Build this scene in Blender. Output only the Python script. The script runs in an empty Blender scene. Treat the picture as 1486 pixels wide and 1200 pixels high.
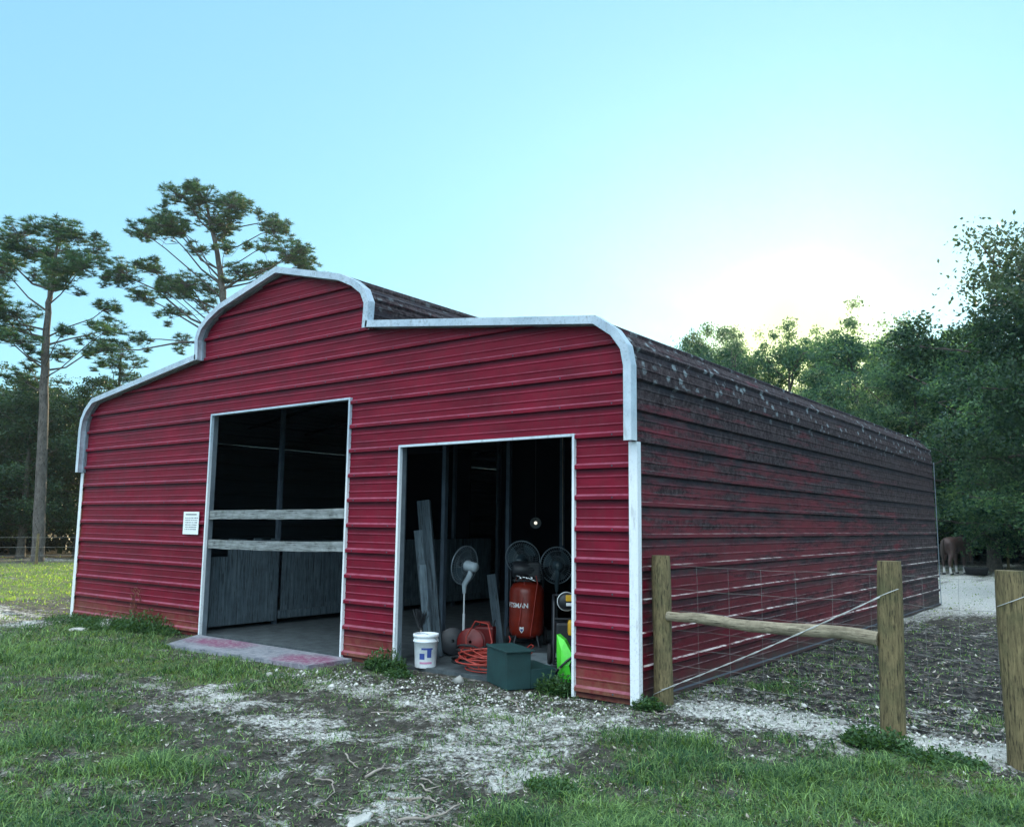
import bpy, bmesh, math, random
import numpy as np
from mathutils import Vector, Matrix
R_ = math.radians
S = bpy.context.scene
COL = S.collection

# ---------------------------------------------------------------- camera
CX, CY, CZ, YAW, PIT, ROL, FPX = 14.7424, -7.034, 1.6429, -0.6549, 0.1309, 0.0116, 1214.89
Fw = Vector((math.sin(YAW)*math.cos(PIT), math.cos(YAW)*math.cos(PIT), math.sin(PIT)))
Rt = Vector((math.cos(YAW), -math.sin(YAW), 0)); Up = Rt.cross(Fw)
c_, s_ = math.cos(ROL), math.sin(ROL)
R2 = c_*Rt + s_*Up; U2 = -s_*Rt + c_*Up
cam = bpy.data.cameras.new('camera'); camo = bpy.data.objects.new('camera', cam); COL.objects.link(camo)
M = Matrix((R2, U2, -Fw)).transposed().to_4x4(); M.translation = (CX, CY, CZ); camo.matrix_world = M
cam.sensor_width = 36; cam.lens = FPX/1486*36; cam.clip_start = 0.05; cam.clip_end = 2000
S.camera = camo

# ---------------------------------------------------------------- world, sun, exposure
SKY_FILL = 9.0
HAZE = 0.0005
SUN_AZ, SUN_EL = math.atan2(-0.31, 0.93), R_(11.0)
w = bpy.data.worlds.new('World'); S.world = w; w.use_nodes = True
nt = w.node_tree; nt.nodes.clear()
sky = nt.nodes.new('ShaderNodeTexSky'); sky.sky_type = 'NISHITA'; sky.sun_disc = False
sky.sun_elevation = SUN_EL; sky.sun_rotation = SUN_AZ
sky.air_density = 1.0; sky.dust_density = 0.35; sky.ozone_density = 1.2
gam = nt.nodes.new('ShaderNodeGamma'); gam.inputs[1].default_value = 0.35
tint = nt.nodes.new('ShaderNodeMix'); tint.data_type = 'RGBA'; tint.blend_type = 'MULTIPLY'
tint.inputs[0].default_value = 1.0; tint.inputs[7].default_value = (1.04, 1.92, 2.4, 1)
bg = nt.nodes.new('ShaderNodeBackground'); bg.inputs[1].default_value = 0.15
out = nt.nodes.new('ShaderNodeOutputWorld')
sdv = Vector((math.sin(SUN_AZ)*math.cos(SUN_EL), math.cos(SUN_AZ)*math.cos(SUN_EL), math.sin(SUN_EL)))
tc0 = nt.nodes.new('ShaderNodeTexCoord'); d0 = nt.nodes.new('ShaderNodeVectorMath'); d0.operation = 'DOT_PRODUCT'; nt.links.new(tc0.outputs['Generated'], d0.inputs[0]); d0.inputs[1].default_value = sdv
m0 = nt.nodes.new('ShaderNodeMapRange'); m0.interpolation_type = 'SMOOTHSTEP'; nt.links.new(d0.outputs['Value'], m0.inputs['Value']); m0.inputs['From Min'].default_value = .991; m0.inputs['From Max'].default_value = .9995
wm = nt.nodes.new('ShaderNodeMix'); wm.data_type = 'RGBA'; wm.blend_type = 'MULTIPLY'; wm.inputs[7].default_value = (1.5, .98, .45, 1); nt.links.new(m0.outputs['Result'], wm.inputs[0])
nt.links.new(sky.outputs[0], gam.inputs[0]); nt.links.new(gam.outputs[0], wm.inputs[6]); nt.links.new(wm.outputs[2], tint.inputs[6]); 
# added fill light: an unseen bright sky patch behind and above the viewer
tc = nt.nodes.new('ShaderNodeTexCoord'); dt = nt.nodes.new('ShaderNodeVectorMath'); dt.operation = 'DOT_PRODUCT'
nt.links.new(tc.outputs['Generated'], dt.inputs[0]); dt.inputs[1].default_value = Vector((0.31, -0.93, 1.9)).normalized()
cn_ = nt.nodes.new('ShaderNodeTexNoise'); cn_.inputs['Scale'].default_value = 2.5; cn_.inputs['Detail'].default_value = 3; nt.links.new(tc.outputs['Generated'], cn_.inputs['Vector'])
ad_ = nt.nodes.new('ShaderNodeMath'); ad_.operation = 'MULTIPLY_ADD'; nt.links.new(cn_.outputs['Fac'], ad_.inputs[0]); ad_.inputs[1].default_value = 0.25; nt.links.new(dt.outputs['Value'], ad_.inputs[2])
mr = nt.nodes.new('ShaderNodeMapRange'); mr.interpolation_type = 'SMOOTHSTEP'; nt.links.new(ad_.outputs[0], mr.inputs['Value']); mr.inputs['From Min'].default_value = 0.55; mr.inputs['From Max'].default_value = 1.0
cl_ = nt.nodes.new('ShaderNodeMix'); cl_.data_type = 'RGBA'; cl_.blend_type = 'ADD'; cl_.inputs[7].default_value = (SKY_FILL*.92, SKY_FILL, SKY_FILL*1.04, 1)
nt.links.new(mr.outputs['Result'], cl_.inputs[0]); nt.links.new(tint.outputs[2], cl_.inputs[6])
nt.links.new(cl_.outputs[2], bg.inputs[0]); nt.links.new(bg.outputs[0], out.inputs[0])
sun = bpy.data.lights.new('sun', 'SUN'); sun.energy = 5.0; sun.angle = R_(0.6); sun.color = (1.0, 0.80, 0.48)
suno = bpy.data.objects.new('sun', sun); COL.objects.link(suno)
sd = Vector((math.sin(SUN_AZ)*math.cos(SUN_EL), math.cos(SUN_AZ)*math.cos(SUN_EL), math.sin(SUN_EL)))
suno.rotation_euler = sd.to_track_quat('Z', 'Y').to_euler()
S.view_settings.view_transform = 'Standard'; S.view_settings.look = 'None'
S.view_settings.exposure = 1.0; S.view_settings.gamma = 1.0
S.cycles.max_bounces = 6; S.cycles.diffuse_bounces = 3; S.cycles.glossy_bounces = 2
S.cycles.transmission_bounces = 3; S.cycles.transparent_max_bounces = 6
S.cycles.use_denoising = True

# ---------------------------------------------------------------- material helpers
class NT:
    def __init__(s, name):
        s.m = bpy.data.materials.new(name); s.m.use_nodes = True; s.t = s.m.node_tree
        s.b = s.t.nodes['Principled BSDF']; s.o = s.t.nodes['Material Output']
    def n(s, typ, **kw):
        nd = s.t.nodes.new(typ)
        for k, v in kw.items():
            if k.startswith('i_'):
                key = k[2:]; key = int(key) if key.isdigit() else key.replace('_', ' ')
                nd.inputs[key].default_value = v
            else: setattr(nd, k, v)
        return nd
    def l(s, a, b): s.t.links.new(a, b)
    def coord(s, which='Object'):
        return s.n('ShaderNodeTexCoord').outputs[which]
    def mapped(s, src, scale=(1, 1, 1), loc=(0, 0, 0)):
        m = s.n('ShaderNodeMapping'); s.l(src, m.inputs[0]); m.inputs['Scale'].default_value = scale; m.inputs['Location'].default_value = loc
        return m.outputs[0]
    def noise(s, vec, scale, detail=4, rough=.6, dist=0):
        n = s.n('ShaderNodeTexNoise'); s.l(vec, n.inputs['Vector']); n.inputs['Scale'].default_value = scale
        n.inputs['Detail'].default_value = detail; n.inputs['Roughness'].default_value = rough; n.inputs['Distortion'].default_value = dist
        return n.outputs['Fac']
    def ramp(s, fac, stops, interp='LINEAR'):
        r = s.n('ShaderNodeValToRGB'); s.l(fac, r.inputs[0]); cr = r.color_ramp; cr.interpolation = interp
        while len(cr.elements) < len(stops): cr.elements.new(0.5)
        for e, (p, c) in zip(cr.elements, stops):
            e.position = p; e.color = (c, c, c, 1) if isinstance(c, (int, float)) else (*c, 1)
        return r.outputs[0]
    def mix(s, fac, a, b, blend='MIX'):
        m = s.n('ShaderNodeMix', data_type='RGBA', blend_type=blend)
        for v, i in ((fac, 0), (a, 6), (b, 7)):
            if hasattr(v, 'links'): s.l(v, m.inputs[i])
            else: m.inputs[i].default_value = v if i == 0 else (*v, 1)
        return m.outputs[2]
    def math(s, op, a, b=0.0, c=None, clamp=False):
        m = s.n('ShaderNodeMath', operation=op, use_clamp=clamp)
        for v, i in ((a, 0), (b, 1)) + (((c, 2),) if c is not None else ()):
            if hasattr(v, 'links'): s.l(v, m.inputs[i])
            else: m.inputs[i].default_value = v
        return m.outputs[0]
    def bump(s, h, strength=.3, dist=.01):
        b = s.n('ShaderNodeBump'); s.l(h, b.inputs['Height']); b.inputs['Strength'].default_value = strength; b.inputs['Distance'].default_value = dist
        s.l(b.outputs[0], s.b.inputs['Normal']); return b.outputs[0]
    def base(s, c):
        if hasattr(c, 'links'): s.l(c, s.b.inputs['Base Color'])
        else: s.b.inputs['Base Color'].default_value = (*c, 1)
    def set(s, **kw):
        for k, v in kw.items():
            key = {'rough': 'Roughness', 'metal': 'Metallic', 'spec': 'Specular IOR Level', 'trans': 'Transmission Weight', 'coat': 'Coat Weight'}[k]
            if hasattr(v, 'links'): s.l(v, s.b.inputs[key])
            else: s.b.inputs[key].default_value = v
        return s

def simple(name, col, rough=.6, metal=0, var=.25, scale=6, bump=0, spec=.5):
    t = NT(name); v = t.coord()
    f = t.noise(v, scale, 5, .65)
    lo = tuple(x*(1-var) for x in col); hi = tuple(min(1, x*(1+var)) for x in col)
    t.base(t.ramp(f, [(.3, lo), (.7, hi)])); t.set(rough=rough, metal=metal, spec=spec)
    if bump: t.bump(t.noise(v, scale*8, 4), bump, .004)
    return t.m

def sep(t, vec):
    s = t.n('ShaderNodeSeparateXYZ'); t.l(vec, s.inputs[0]); return s.outputs
def normal_z(t):
    g = t.n('ShaderNodeNewGeometry'); return sep(t, g.outputs['Normal'])[2]

MT = {}
# front wall paint: crimson enamel, lightly chalked, with chips, painted rib shade and glints, and dust lying on the rib tops
def red_front():
    t = NT('red_painted_metal'); v = t.coord()
    n1 = t.noise(t.mapped(v, (1, 1, 4)), 1.3, 5, .6)
    c = t.ramp(n1, [(.32, (.105, .004, .014)), (.5, (.155, .005, .019)), (.68, (.205, .008, .026))])
    grime = t.ramp(t.noise(t.mapped(v, (5, 5, .8)), 2.0, 6, .7), [(.46, 0), (.72, .55)])
    c = t.mix(grime, c, (.11, .018, .028))
    z = sep(t, v)[2]
    mud = t.math('MULTIPLY', t.ramp(t.math('MULTIPLY', z, 1/.45), [(0, .9), (1, 0)]), t.ramp(t.noise(v, 7, 6, .7), [(.35, .15), (.6, 1)]))
    c = t.mix(mud, c, (.20, .10, .06))
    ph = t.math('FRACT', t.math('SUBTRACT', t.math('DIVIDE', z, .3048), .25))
    rib_shade = t.math('MULTIPLY', t.ramp(ph, [(.0, 0), (.72, 0), (.86, .85), (.915, 1), (.935, 0)]), t.ramp(t.noise(t.mapped(v, (1, 1, 1)), 3, 5, .7), [(.3, .55), (.6, 1)]))
    c = t.mix(rib_shade, c, (.035, .004, .012))  # dark band painted below each rib as its shadow
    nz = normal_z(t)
    dust_glint = t.math('MULTIPLY', t.ramp(nz, [(.3, 0), (.8, 1)]), t.ramp(t.noise(v, 9, 5, .7), [(.3, .15), (.7, .6)]))
    c = t.mix(dust_glint, c, (.42, .15, .22))  # pale dust, with the sky highlight painted into the rib tops
    x = sep(t, v)[0]
    chipzone = t.math('MULTIPLY', t.ramp(t.math('MULTIPLY', t.math('SUBTRACT', x, 10.45), 4), [(0, 0), (.5, 1)]),
                      t.ramp(t.math('ABSOLUTE', t.math('SUBTRACT', z, .85)), [(.0, 1), (.5, 0)]))
    chips = t.math('MULTIPLY', t.ramp(t.noise(t.mapped(v, (1, 1, 2)), 22, 3, .6), [(.60, 0), (.64, 1)]), chipzone)
    c = t.mix(chips, c, (.6, .5, .5))
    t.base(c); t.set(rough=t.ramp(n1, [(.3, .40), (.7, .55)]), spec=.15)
    h = t.math('ADD', t.math('MULTIPLY', t.noise(t.mapped(v, (1, 1, 1.6)), 1.6, 2), 1.0), t.math('MULTIPLY', t.noise(v, 60, 3), .015))
    t.bump(h, .35, .05)
    return t.m
# side wall / roof: same paint under mould, algae streaks and pale lichen, chalky dust and painted sky glints on the ribs
def red_side():
    t = NT('mouldy_red_metal'); v = t.coord()
    xyz = sep(t, v); y = xyz[1]; z = xyz[2]
    n1 = t.noise(v, .9, 5, .6)
    c = t.ramp(n1, [(.3, (.085, .003, .010)), (.7, (.150, .004, .017))])
    zz = t.math('MULTIPLY', z, .25)
    hi = t.ramp(zz, [(.0, .34), (.30, .42), (.50, .56), (.70, .80), (.9, 1.0)])
    far = t.ramp(t.math('MULTIPLY', y, 1/14), [(0, 0), (.45, .16), (1, .6)])
    amt = t.math('ADD', hi, far)
    nz1 = t.noise(t.mapped(v, (1, .26, 2.4)), 3.0, 10, .76)
    m = t.ramp(t.math('ADD', t.math('MULTIPLY', nz1, 2.6), t.math('SUBTRACT', amt, 1.72)), [(.08, 0), (.42, .95)])
    c = t.mix(m, c, t.mix(t.ramp(t.noise(v, 16, 6, .75), [(.42, 0), (.62, 1)]), (.012, .009, .010), (.085, .070, .074)))
    drip = t.ramp(t.noise(t.mapped(v, (1, 7, .5)), 2.2, 6, .7), [(.48, 0), (.72, .65)])
    c = t.mix(t.math('MULTIPLY', drip, t.ramp(zz, [(.2, .4), (.7, 1)])), c, (.045, .035, .04))
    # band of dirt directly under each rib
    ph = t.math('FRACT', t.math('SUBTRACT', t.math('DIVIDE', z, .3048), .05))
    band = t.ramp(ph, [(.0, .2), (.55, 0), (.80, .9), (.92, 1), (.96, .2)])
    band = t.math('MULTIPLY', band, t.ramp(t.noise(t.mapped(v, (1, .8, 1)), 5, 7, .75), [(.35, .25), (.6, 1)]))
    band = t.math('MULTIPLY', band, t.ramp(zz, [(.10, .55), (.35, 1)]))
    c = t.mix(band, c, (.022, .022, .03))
    vo = t.n('ShaderNodeTexVoronoi', i_Scale=7.0); t.l(t.mapped(v, (1, .8, 1)), vo.inputs['Vector'])
    spot = t.math('MULTIPLY', t.ramp(t.math('ADD', vo.outputs['Distance'], t.math('MULTIPLY', t.noise(v, 30, 4), .5)), [(.42, 1), (.56, 0)]),
                  t.ramp(zz, [(.72, 0), (.79, 1), (.88, 1), (.95, .5)]))
    spot = t.math('MULTIPLY', spot, t.ramp(t.noise(v, 1.6, 3), [(.34, .2), (.46, 1)]))
    c = t.mix(spot, c, (.20, .23, .25))
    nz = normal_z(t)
    dust_glint = t.math('MULTIPLY', t.ramp(nz, [(.3, 0), (.7, 1)]), t.ramp(t.noise(t.mapped(v, (1, .6, 1)), 7, 8, .8), [(.45, .03), (.56, 1)]))  # dust together with painted sky glints on upward rib faces
    dust_glint = t.math('MULTIPLY', dust_glint, t.ramp(ph, [(.0, 1), (.13, 1), (.16, .22), (.93, .22), (.96, 1)]))
    dust_glint = t.math('MULTIPLY', dust_glint, t.ramp(zz, [(.0, 1), (.25, .75), (.38, .35), (.5, .12), (.75, 0)]))
    c = t.mix(t.math('MULTIPLY', dust_glint, t.ramp(t.noise(t.mapped(v, (1, .35, 1)), 1.5, 3), [(.40, .45), (.52, 1)])), c, (.90, .84, .80))
    c = t.mix(t.math('MULTIPLY', t.ramp(z, [(.06, .9), (.30, 0)]), t.ramp(t.noise(v, 6, 6, .7), [(.3, .5), (.6, 1)])), c, (.05, .042, .038))
    t.base(c); t.set(rough=t.ramp(m, [(0, .42), (1, .9)]), spec=.2)
    h = t.math('ADD', t.math('MULTIPLY', t.noise(t.mapped(v, (1, 1, 1.6)), 1.2, 2), 1.0), t.math('MULTIPLY', t.noise(v, 45, 5, .7), .05))
    nb = t.bump(h, .4, .05)
    # galvanised inner face, coloured dark for the shade inside the barn
    g = t.n('ShaderNodeNewGeometry')
    b2 = t.n('ShaderNodeBsdfPrincipled'); b2.inputs['Base Color'].default_value = (.07, .08, .095, 1); b2.inputs['Roughness'].default_value = .8; b2.inputs['Specular IOR Level'].default_value = .1
    mx = t.n('ShaderNodeMixShader'); t.l(g.outputs['Backfacing'], mx.inputs[0]); t.l(t.b.outputs[0], mx.inputs[1]); t.l(b2.outputs[0], mx.inputs[2]); t.l(mx.outputs[0], t.o.inputs[0])
    return t.m
def trim_mat():
    t = NT('white_trim_metal'); v = t.coord()
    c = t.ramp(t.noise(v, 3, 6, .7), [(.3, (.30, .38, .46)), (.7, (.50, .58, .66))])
    spk = t.ramp(t.noise(v, 38, 5, .75), [(.54, 0), (.66, .75)])
    z = sep(t, v)[2]
    spk = t.math('MULTIPLY', spk, t.ramp(t.math('MULTIPLY', z, .2), [(.0, .6), (.3, .10), (.55, .3), (.8, 1)]))
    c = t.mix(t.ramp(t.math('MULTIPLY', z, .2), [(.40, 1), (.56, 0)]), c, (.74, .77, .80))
    c = t.mix(spk, c, (.10, .12, .13))
    t.base(c); 
    st_ = t.ramp(t.noise(t.mapped(v, (5, 5, .9)), 3.0, 6, .75), [(.55, 0), (.72, .5)]); c = t.mix(st_, c, (.16, .15, .14)); t.base(c)
    t.set(rough=.42, metal=.0); t.bump(t.noise(v, 5, 3), .15, .02); return t.m
def wood(name, lo, hi, axis=(1, 1, 1), scale=9, moss=None):
    t = NT(name); v = t.coord()
    g = t.noise(t.mapped(v, axis), scale, 8, .75, .4)
    c = t.ramp(g, [(.30, lo), (.68, hi)])
    k = t.ramp(t.noise(v, 5, 5, .7), [(.45, 0), (.7, .6)])
    c = t.mix(k, c, moss or tuple(x*.45 for x in lo))
    cr = t.ramp(t.noise(t.mapped(v, axis), scale*2.2, 3, .5), [(.36, .7), (.42, 0)])
    c = t.mix(cr, c, (.012, .010, .008))
    t.base(c); t.set(rough=.85, spec=.25); t.bump(g, .6, .012); return t.m
def leafm(name, dark, light, trans=.4):
    t = NT(name); a = t.n('ShaderNodeAttribute', attribute_name='tone')
    c = t.ramp(a.outputs['Fac'], [(.0, dark), (.6, tuple((x+y)/2 for x, y in zip(dark, light))), (1, light)])
    t.base(c); t.set(rough=.55, spec=.3)
    tr = t.n('ShaderNodeBsdfTranslucent'); cc = t.mix(1.0, c, (2.1, 1.9, .6), 'MULTIPLY'); t.l(cc, tr.inputs[0])
    mx = t.n('ShaderNodeMixShader'); mx.inputs[0].default_value = trans
    t.l(t.b.outputs[0], mx.inputs[1]); t.l(tr.outputs[0], mx.inputs[2]); t.l(mx.outputs[0], t.o.inputs[0]); return t.m
def glassm(name, col=(1, 1, 1)):
    t = NT(name); t.base(col); t.set(rough=.05, trans=1.0); return t.m

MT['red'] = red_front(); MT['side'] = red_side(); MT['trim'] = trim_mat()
MT['galv'] = simple('galvanised_steel', (.26, .31, .36), .45, .6, .2, 5)
MT['silver'] = simple('bare_silver_sheet', (.42, .50, .57), .45, .2, .35, 9)
MT['tube'] = simple('grey_frame_tube', (.06, .08, .105), .8, 0, .3, 4, spec=.1)
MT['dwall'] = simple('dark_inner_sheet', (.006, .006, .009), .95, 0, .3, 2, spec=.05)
MT['board'] = wood('weathered_grey_board', (.09, .10, .105), (.34, .36, .36), (.35, 6, 6), 7, (.06, .07, .06))
MT['plank'] = wood('grey_stall_plank', (.025, .042, .058), (.14, .185, .215), (6, 6, .35), 5, (.05, .06, .07))
MT['post'] = wood('rough_fence_post', (.050, .040, .022), (.25, .195, .10), (6, 6, .7), 7, (.05, .062, .03))
MT['rail'] = wood('pale_rail_wood', (.12, .095, .065), (.42, .36, .26), (.6, 7, 7), 6, (.05, .045, .03))
MT['wire'] = simple('fence_wire', (.21, .21, .20), .5, .3, .2, 3)
MT['brightwire'] = simple('bright_galvanised_wire', (.50, .50, .49), .45, .2, .2, 3)
MT['bark'] = wood('pine_bark', (.035, .032, .032), (.15, .135, .125), (3, 3, 1.2), 3.0, (.06, .05, .045))
MT['obark'] = wood('oak_bark', (.05, .045, .04), (.15, .13, .11), (4, 4, .8), 3.5)
MT['needle'] = leafm('pine_needles', (.010, .045, .030), (.085, .17, .065), .25)
MT['leaf'] = leafm('oak_leaves', (.010, .046, .048), (.16, .27, .19), .58)
MT['leafshade'] = leafm('shaded_oak_leaves', (.006, .026, .020), (.060, .115, .055), .3)  # darker copy of the oak leaves, shade put into the colour
MT['leafdark'] = leafm('shade_dark_leaves', (.005, .012, .012), (.016, .032, .024), .1)  # near-black leaf colour stands in for the shade within the wood
MT['grass'] = leafm('grass_blades', (.008, .052, .022), (.27, .42, .14), .3)
MT['meadow'] = leafm('sunlit_meadow_blades', (.07, .16, .03), (.34, .46, .11), .4)  # lighter, yellower grass with low sunlight put into the colour
MT['weed'] = leafm('weed_leaves', (.025, .07, .03), (.09, .17, .06), .3)
MT['black'] = simple('black_plastic', (.018, .02, .025), .45)
MT['rubber'] = simple('black_rubber', (.02, .02, .022), .8)
MT['whitep'] = simple('white_plastic', (.68, .72, .74), .4, 0, .12, 8)
MT['bucket'] = simple('scuffed_white_bucket', (.74, .77, .80), .5, 0, .15, 10)
MT['blue'] = simple('blue_print', (.03, .06, .25), .5)
MT['pink'] = simple('pink_print', (.50, .22, .35), .5)
MT['fangrey'] = simple('pale_grey_fan_plastic', (.42, .50, .55), .45, 0, .15)
MT['guard'] = simple('fan_guard_wire', (.22, .27, .31), .4, .3)
MT['blade'] = simple('fan_blade_plastic', (.04, .065, .08), .35)
MT['tank'] = simple('red_tank_paint', (.21, .018, .008), .35, 0, .3, 5)
MT['white'] = simple('white_print', (.8, .8, .8), .5, 0, .05)
MT['ink'] = simple('dark_ink', (.05, .06, .07), .6)
MT['cord'] = simple('orange_red_cord', (.36, .04, .028), .5, 0, .25, 10)
MT['reel'] = simple('red_reel_plastic', (.17, .008, .008), .45)
MT['greenbox'] = simple('dark_green_painted_wood', (.009, .042, .043), .6, 0, .3, 5, .2)
MT['lime'] = simple('lime_green_plastic', (.10, .75, .05), .4, 0, .15)
MT['yellow'] = simple('yellow_plastic', (.75, .40, .02), .45)
MT['stone'] = simple('pale_limestone', (.42, .41, .38), .9, 0, .3, 9, .6)
MT['stick'] = simple('dead_twig_wood', (.26, .22, .19), .9, 0, .45, 12, .4)
MT['straw'] = simple('dry_leaf', (.20, .14, .09), .85, 0, .4, 12)
MT['sign'] = simple('white_sign_enamel', (.80, .82, .82), .35, 0, .05)
MT['chrome'] = simple('lamp_chrome', (.6, .6, .6), .15, 1)
MT['sheet'] = simple('grey_floor_panel', (.22, .27, .29), .6, 0, .3, 6)

# ---------------------------------------------------------------- mesh helpers
def tag(o, label=None, cat=None, group=None, kind=None):
    for k, v in (('label', label), ('category', cat), ('group', group), ('kind', kind)):
        if v: o[k] = v
    return o
def empty(name, loc=(0, 0, 0), rz=0, **kw):
    o = bpy.data.objects.new(name, None); COL.objects.link(o); o.location = loc; o.rotation_euler = (0, 0, rz)
    o.empty_display_size = .1
    return tag(o, **kw)
def link(name, me, mat, parent=None):
    o = bpy.data.objects.new(name, me); COL.objects.link(o)
    if mat: me.materials.append(mat)
    if parent: o.parent = parent
    return o
class MB:
    def __init__(s): s.v = []; s.f = []; s.sm = []
    def add(s, vs, fs, smooth=False):
        n = len(s.v); s.v += [tuple(p) for p in vs]; s.f += [tuple(i+n for i in f) for f in fs]; s.sm += [smooth]*len(fs); return s
    def box(s, c, size, rz=0, mat=None, bev=0):
        hx, hy, hz = size[0]/2, size[1]/2, size[2]/2
        if bev > 0:
            b = min(bev, hx*.9, hy*.9, hz*.9); bm = bmesh.new(); bmesh.ops.create_cube(bm, size=1)
            for v in bm.verts: v.co = (v.co.x*2*hx, v.co.y*2*hy, v.co.z*2*hz)
            bmesh.ops.bevel(bm, geom=bm.edges[:], offset=b, segments=2, affect='EDGES', profile=.6)
            bm.verts.ensure_lookup_table(); P = [v.co.copy() for v in bm.verts]; Fc = [[v.index for v in f.verts] for f in bm.faces]; bm.free()
        else:
            P = [Vector((x, y, z)) for x in (-hx, hx) for y in (-hy, hy) for z in (-hz, hz)]
            Fc = [(0, 1, 3, 2), (4, 6, 7, 5), (0, 4, 5, 1), (2, 3, 7, 6), (0, 2, 6, 4), (1, 5, 7, 3)]
        m = mat if mat is not None else Matrix.Rotation(rz, 3, 'Z')
        return s.add([m @ p + Vector(c) for p in P], Fc)
    def tube(s, path, rad, n=8, caps=True, smooth=True, closed=False):
        path = [Vector(p) for p in path]; k = len(path)
        if isinstance(rad, (int, float)): rad = [rad]*k
        vs = []; up = None
        for i, p in enumerate(path):
            if closed: d = path[(i+1) % k]-path[i-1]
            else: d = path[min(i+1, k-1)]-path[max(i-1, 0)]
            if d.length < 1e-9: d = Vector((0, 0, 1))
            d.normalize()
            if up is None: up = d.orthogonal().normalized()
            up = (up-d*up.dot(d)); up = up.normalized() if up.length > 1e-6 else d.orthogonal().normalized()
            sd_ = d.cross(up)
            for j in range(n):
                a = 2*math.pi*j/n; vs.append(p+(up*math.cos(a)+sd_*math.sin(a))*rad[i])
        fs = []
        for i in range(k if closed else k-1):
            i2 = (i+1) % k
            for j in range(n): fs.append((i*n+j, i*n+(j+1) % n, i2*n+(j+1) % n, i2*n+j))
        s.add(vs, fs, smooth)
        if caps and not closed:
            s.add(vs[:n], [tuple(range(n-1, -1, -1))]); s.add(vs[-n:], [tuple(range(n))])
        return s
    def lathe(s, prof, n=24, org=(0, 0, 0), axis=(0, 0, 1), smooth=True):
        ax = Vector(axis).normalized(); u = ax.orthogonal().normalized(); v = ax.cross(u); org = Vector(org); vs = []
        for r, h in prof:
            for j in range(n):
                a = 2*math.pi*j/n; vs.append(org+ax*h+(u*math.cos(a)+v*math.sin(a))*r)
        fs = [(i*n+j, i*n+(j+1) % n, (i+1)*n+(j+1) % n, (i+1)*n+j) for i in range(len(prof)-1) for j in range(n)]
        return s.add(vs, fs, smooth)
    def build(s, name, mat, parent=None):
        me = bpy.data.meshes.new(name); me.from_pydata([tuple(p) for p in s.v], [], s.f)
        me.polygons.foreach_set('use_smooth', s.sm); me.update()
        return link(name, me, mat, parent)
def np_mesh(name, V, F, mat, parent=None, tone=None, smooth=False):
    # V (n,3), F (m,k) one polygon size; tone per face
    me = bpy.data.meshes.new(name); m, k = F.shape
    me.vertices.add(len(V)); me.vertices.foreach_set('co', V.astype(np.float32).ravel())
    me.loops.add(m*k); me.loops.foreach_set('vertex_index', F.astype(np.int32).ravel())
    me.polygons.add(m); me.polygons.foreach_set('loop_start', np.arange(0, m*k, k, dtype=np.int32))
    if smooth: me.polygons.foreach_set('use_smooth', np.ones(m, bool))
    me.update(calc_edges=True)
    if tone is not None:
        a = me.attributes.new('tone', 'FLOAT', 'FACE'); a.data.foreach_set('value', tone.astype(np.float32))
    return link(name, me, mat, parent)

def hash2(ix, iy, seed):
    h = (ix.astype(np.int64)*374761393+iy.astype(np.int64)*668265263+seed*1442695041) & 0xffffffff
    h = ((h ^ (h >> 13))*1274126177) & 0xffffffff
    return ((h ^ (h >> 16)) & 0xffff)/65535.0
def vnoise(x, y, seed=0):
    ix = np.floor(x); iy = np.floor(y); fx = x-ix; fy = y-iy; fx = fx*fx*(3-2*fx); fy = fy*fy*(3-2*fy)
    a = hash2(ix, iy, seed); b = hash2(ix+1, iy, seed); c = hash2(ix, iy+1, seed); d = hash2(ix+1, iy+1, seed)
    return a+(b-a)*fx+(c-a)*fy+(a-b-c+d)*fx*fy
def fbm(x, y, sc, octv=4, seed=0, g=.5):
    t = 0; a = 1; n = 0
    for i in range(octv): t = t+a*vnoise(x*sc*2**i+17*i, y*sc*2**i-9*i, seed+i); n += a; a *= g
    return t/n

# ---------------------------------------------------------------- ground
def blob(x, y, cx, cy, rx, ry, rot=0):
    c, s = math.cos(rot), math.sin(rot); dx = x-cx; dy = y-cy
    u = (dx*c+dy*s)/rx; v = (-dx*s+dy*c)/ry
    return np.exp(-(u*u+v*v))
def grass_mask(x, y):
    g = .42+0*x
    for b, k in (((7.2, -4.4, 2.6, 1.3), .55), ((3.5, -2.2, 3.0, 1.3), .5), ((1.8, -.5, 2.0, .5), .5), ((12.6, -1.5, 1.3, 1.0), .42), ((14.2, -1.0, 1.2, .9), .42),
                 ((13.2, -3.2, 1.2, .9), .3), ((9.9, -4.9, 1.2, .5), .4), ((6.5, -1.6, 1.6, .4), .35), ((12.1, -2.7, .9, .6), .25), ((12.6, .75, .5, .3), .25), ((11.6, 2.6, .4, 1.2), .25), ((13.5, 1.2, .4, .4), .2),
                 ((8.0, -3.3, 1.2, .35), .22), ((10.4, -3.6, .5, .35), .15), ((11.6, -2.5, .3, .22), .35)):
        g = g+k*blob(x, y, *b)
    for b, k in (((9.3, -1.9, 1.9, .95), .62), ((10.7, -2.7, 1.0, .8), .55), ((8.3, -2.9, .8, .5), .25), ((9.3, -.5, 1.7, .5), .5), ((12.3, .3, 1.9, .45), .5), ((12.5, 3.5, 1.6, 2.2), .35), ((11.4, 16, 4, 9), .9),
                 ((10.9, -3.6, .8, .5), .35), ((8, 26, 10, 10), .8), ((2.2, -1.6, 1.2, .35), .25), ((-1.5, -.5, 2, .4), .35)):
        g = g-k*blob(x, y, *b)
    g = np.where(x < -3.5, .95, g)
    g = np.where((x < -17.5), .25, g)
    g = g+.95*(fbm(x, y, .9, 4, 3, .6)-.5)+1.0*(fbm(x, y, 3.2, 3, 9, .6)-.5)
    return np.clip(g, 0, 1)
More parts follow.
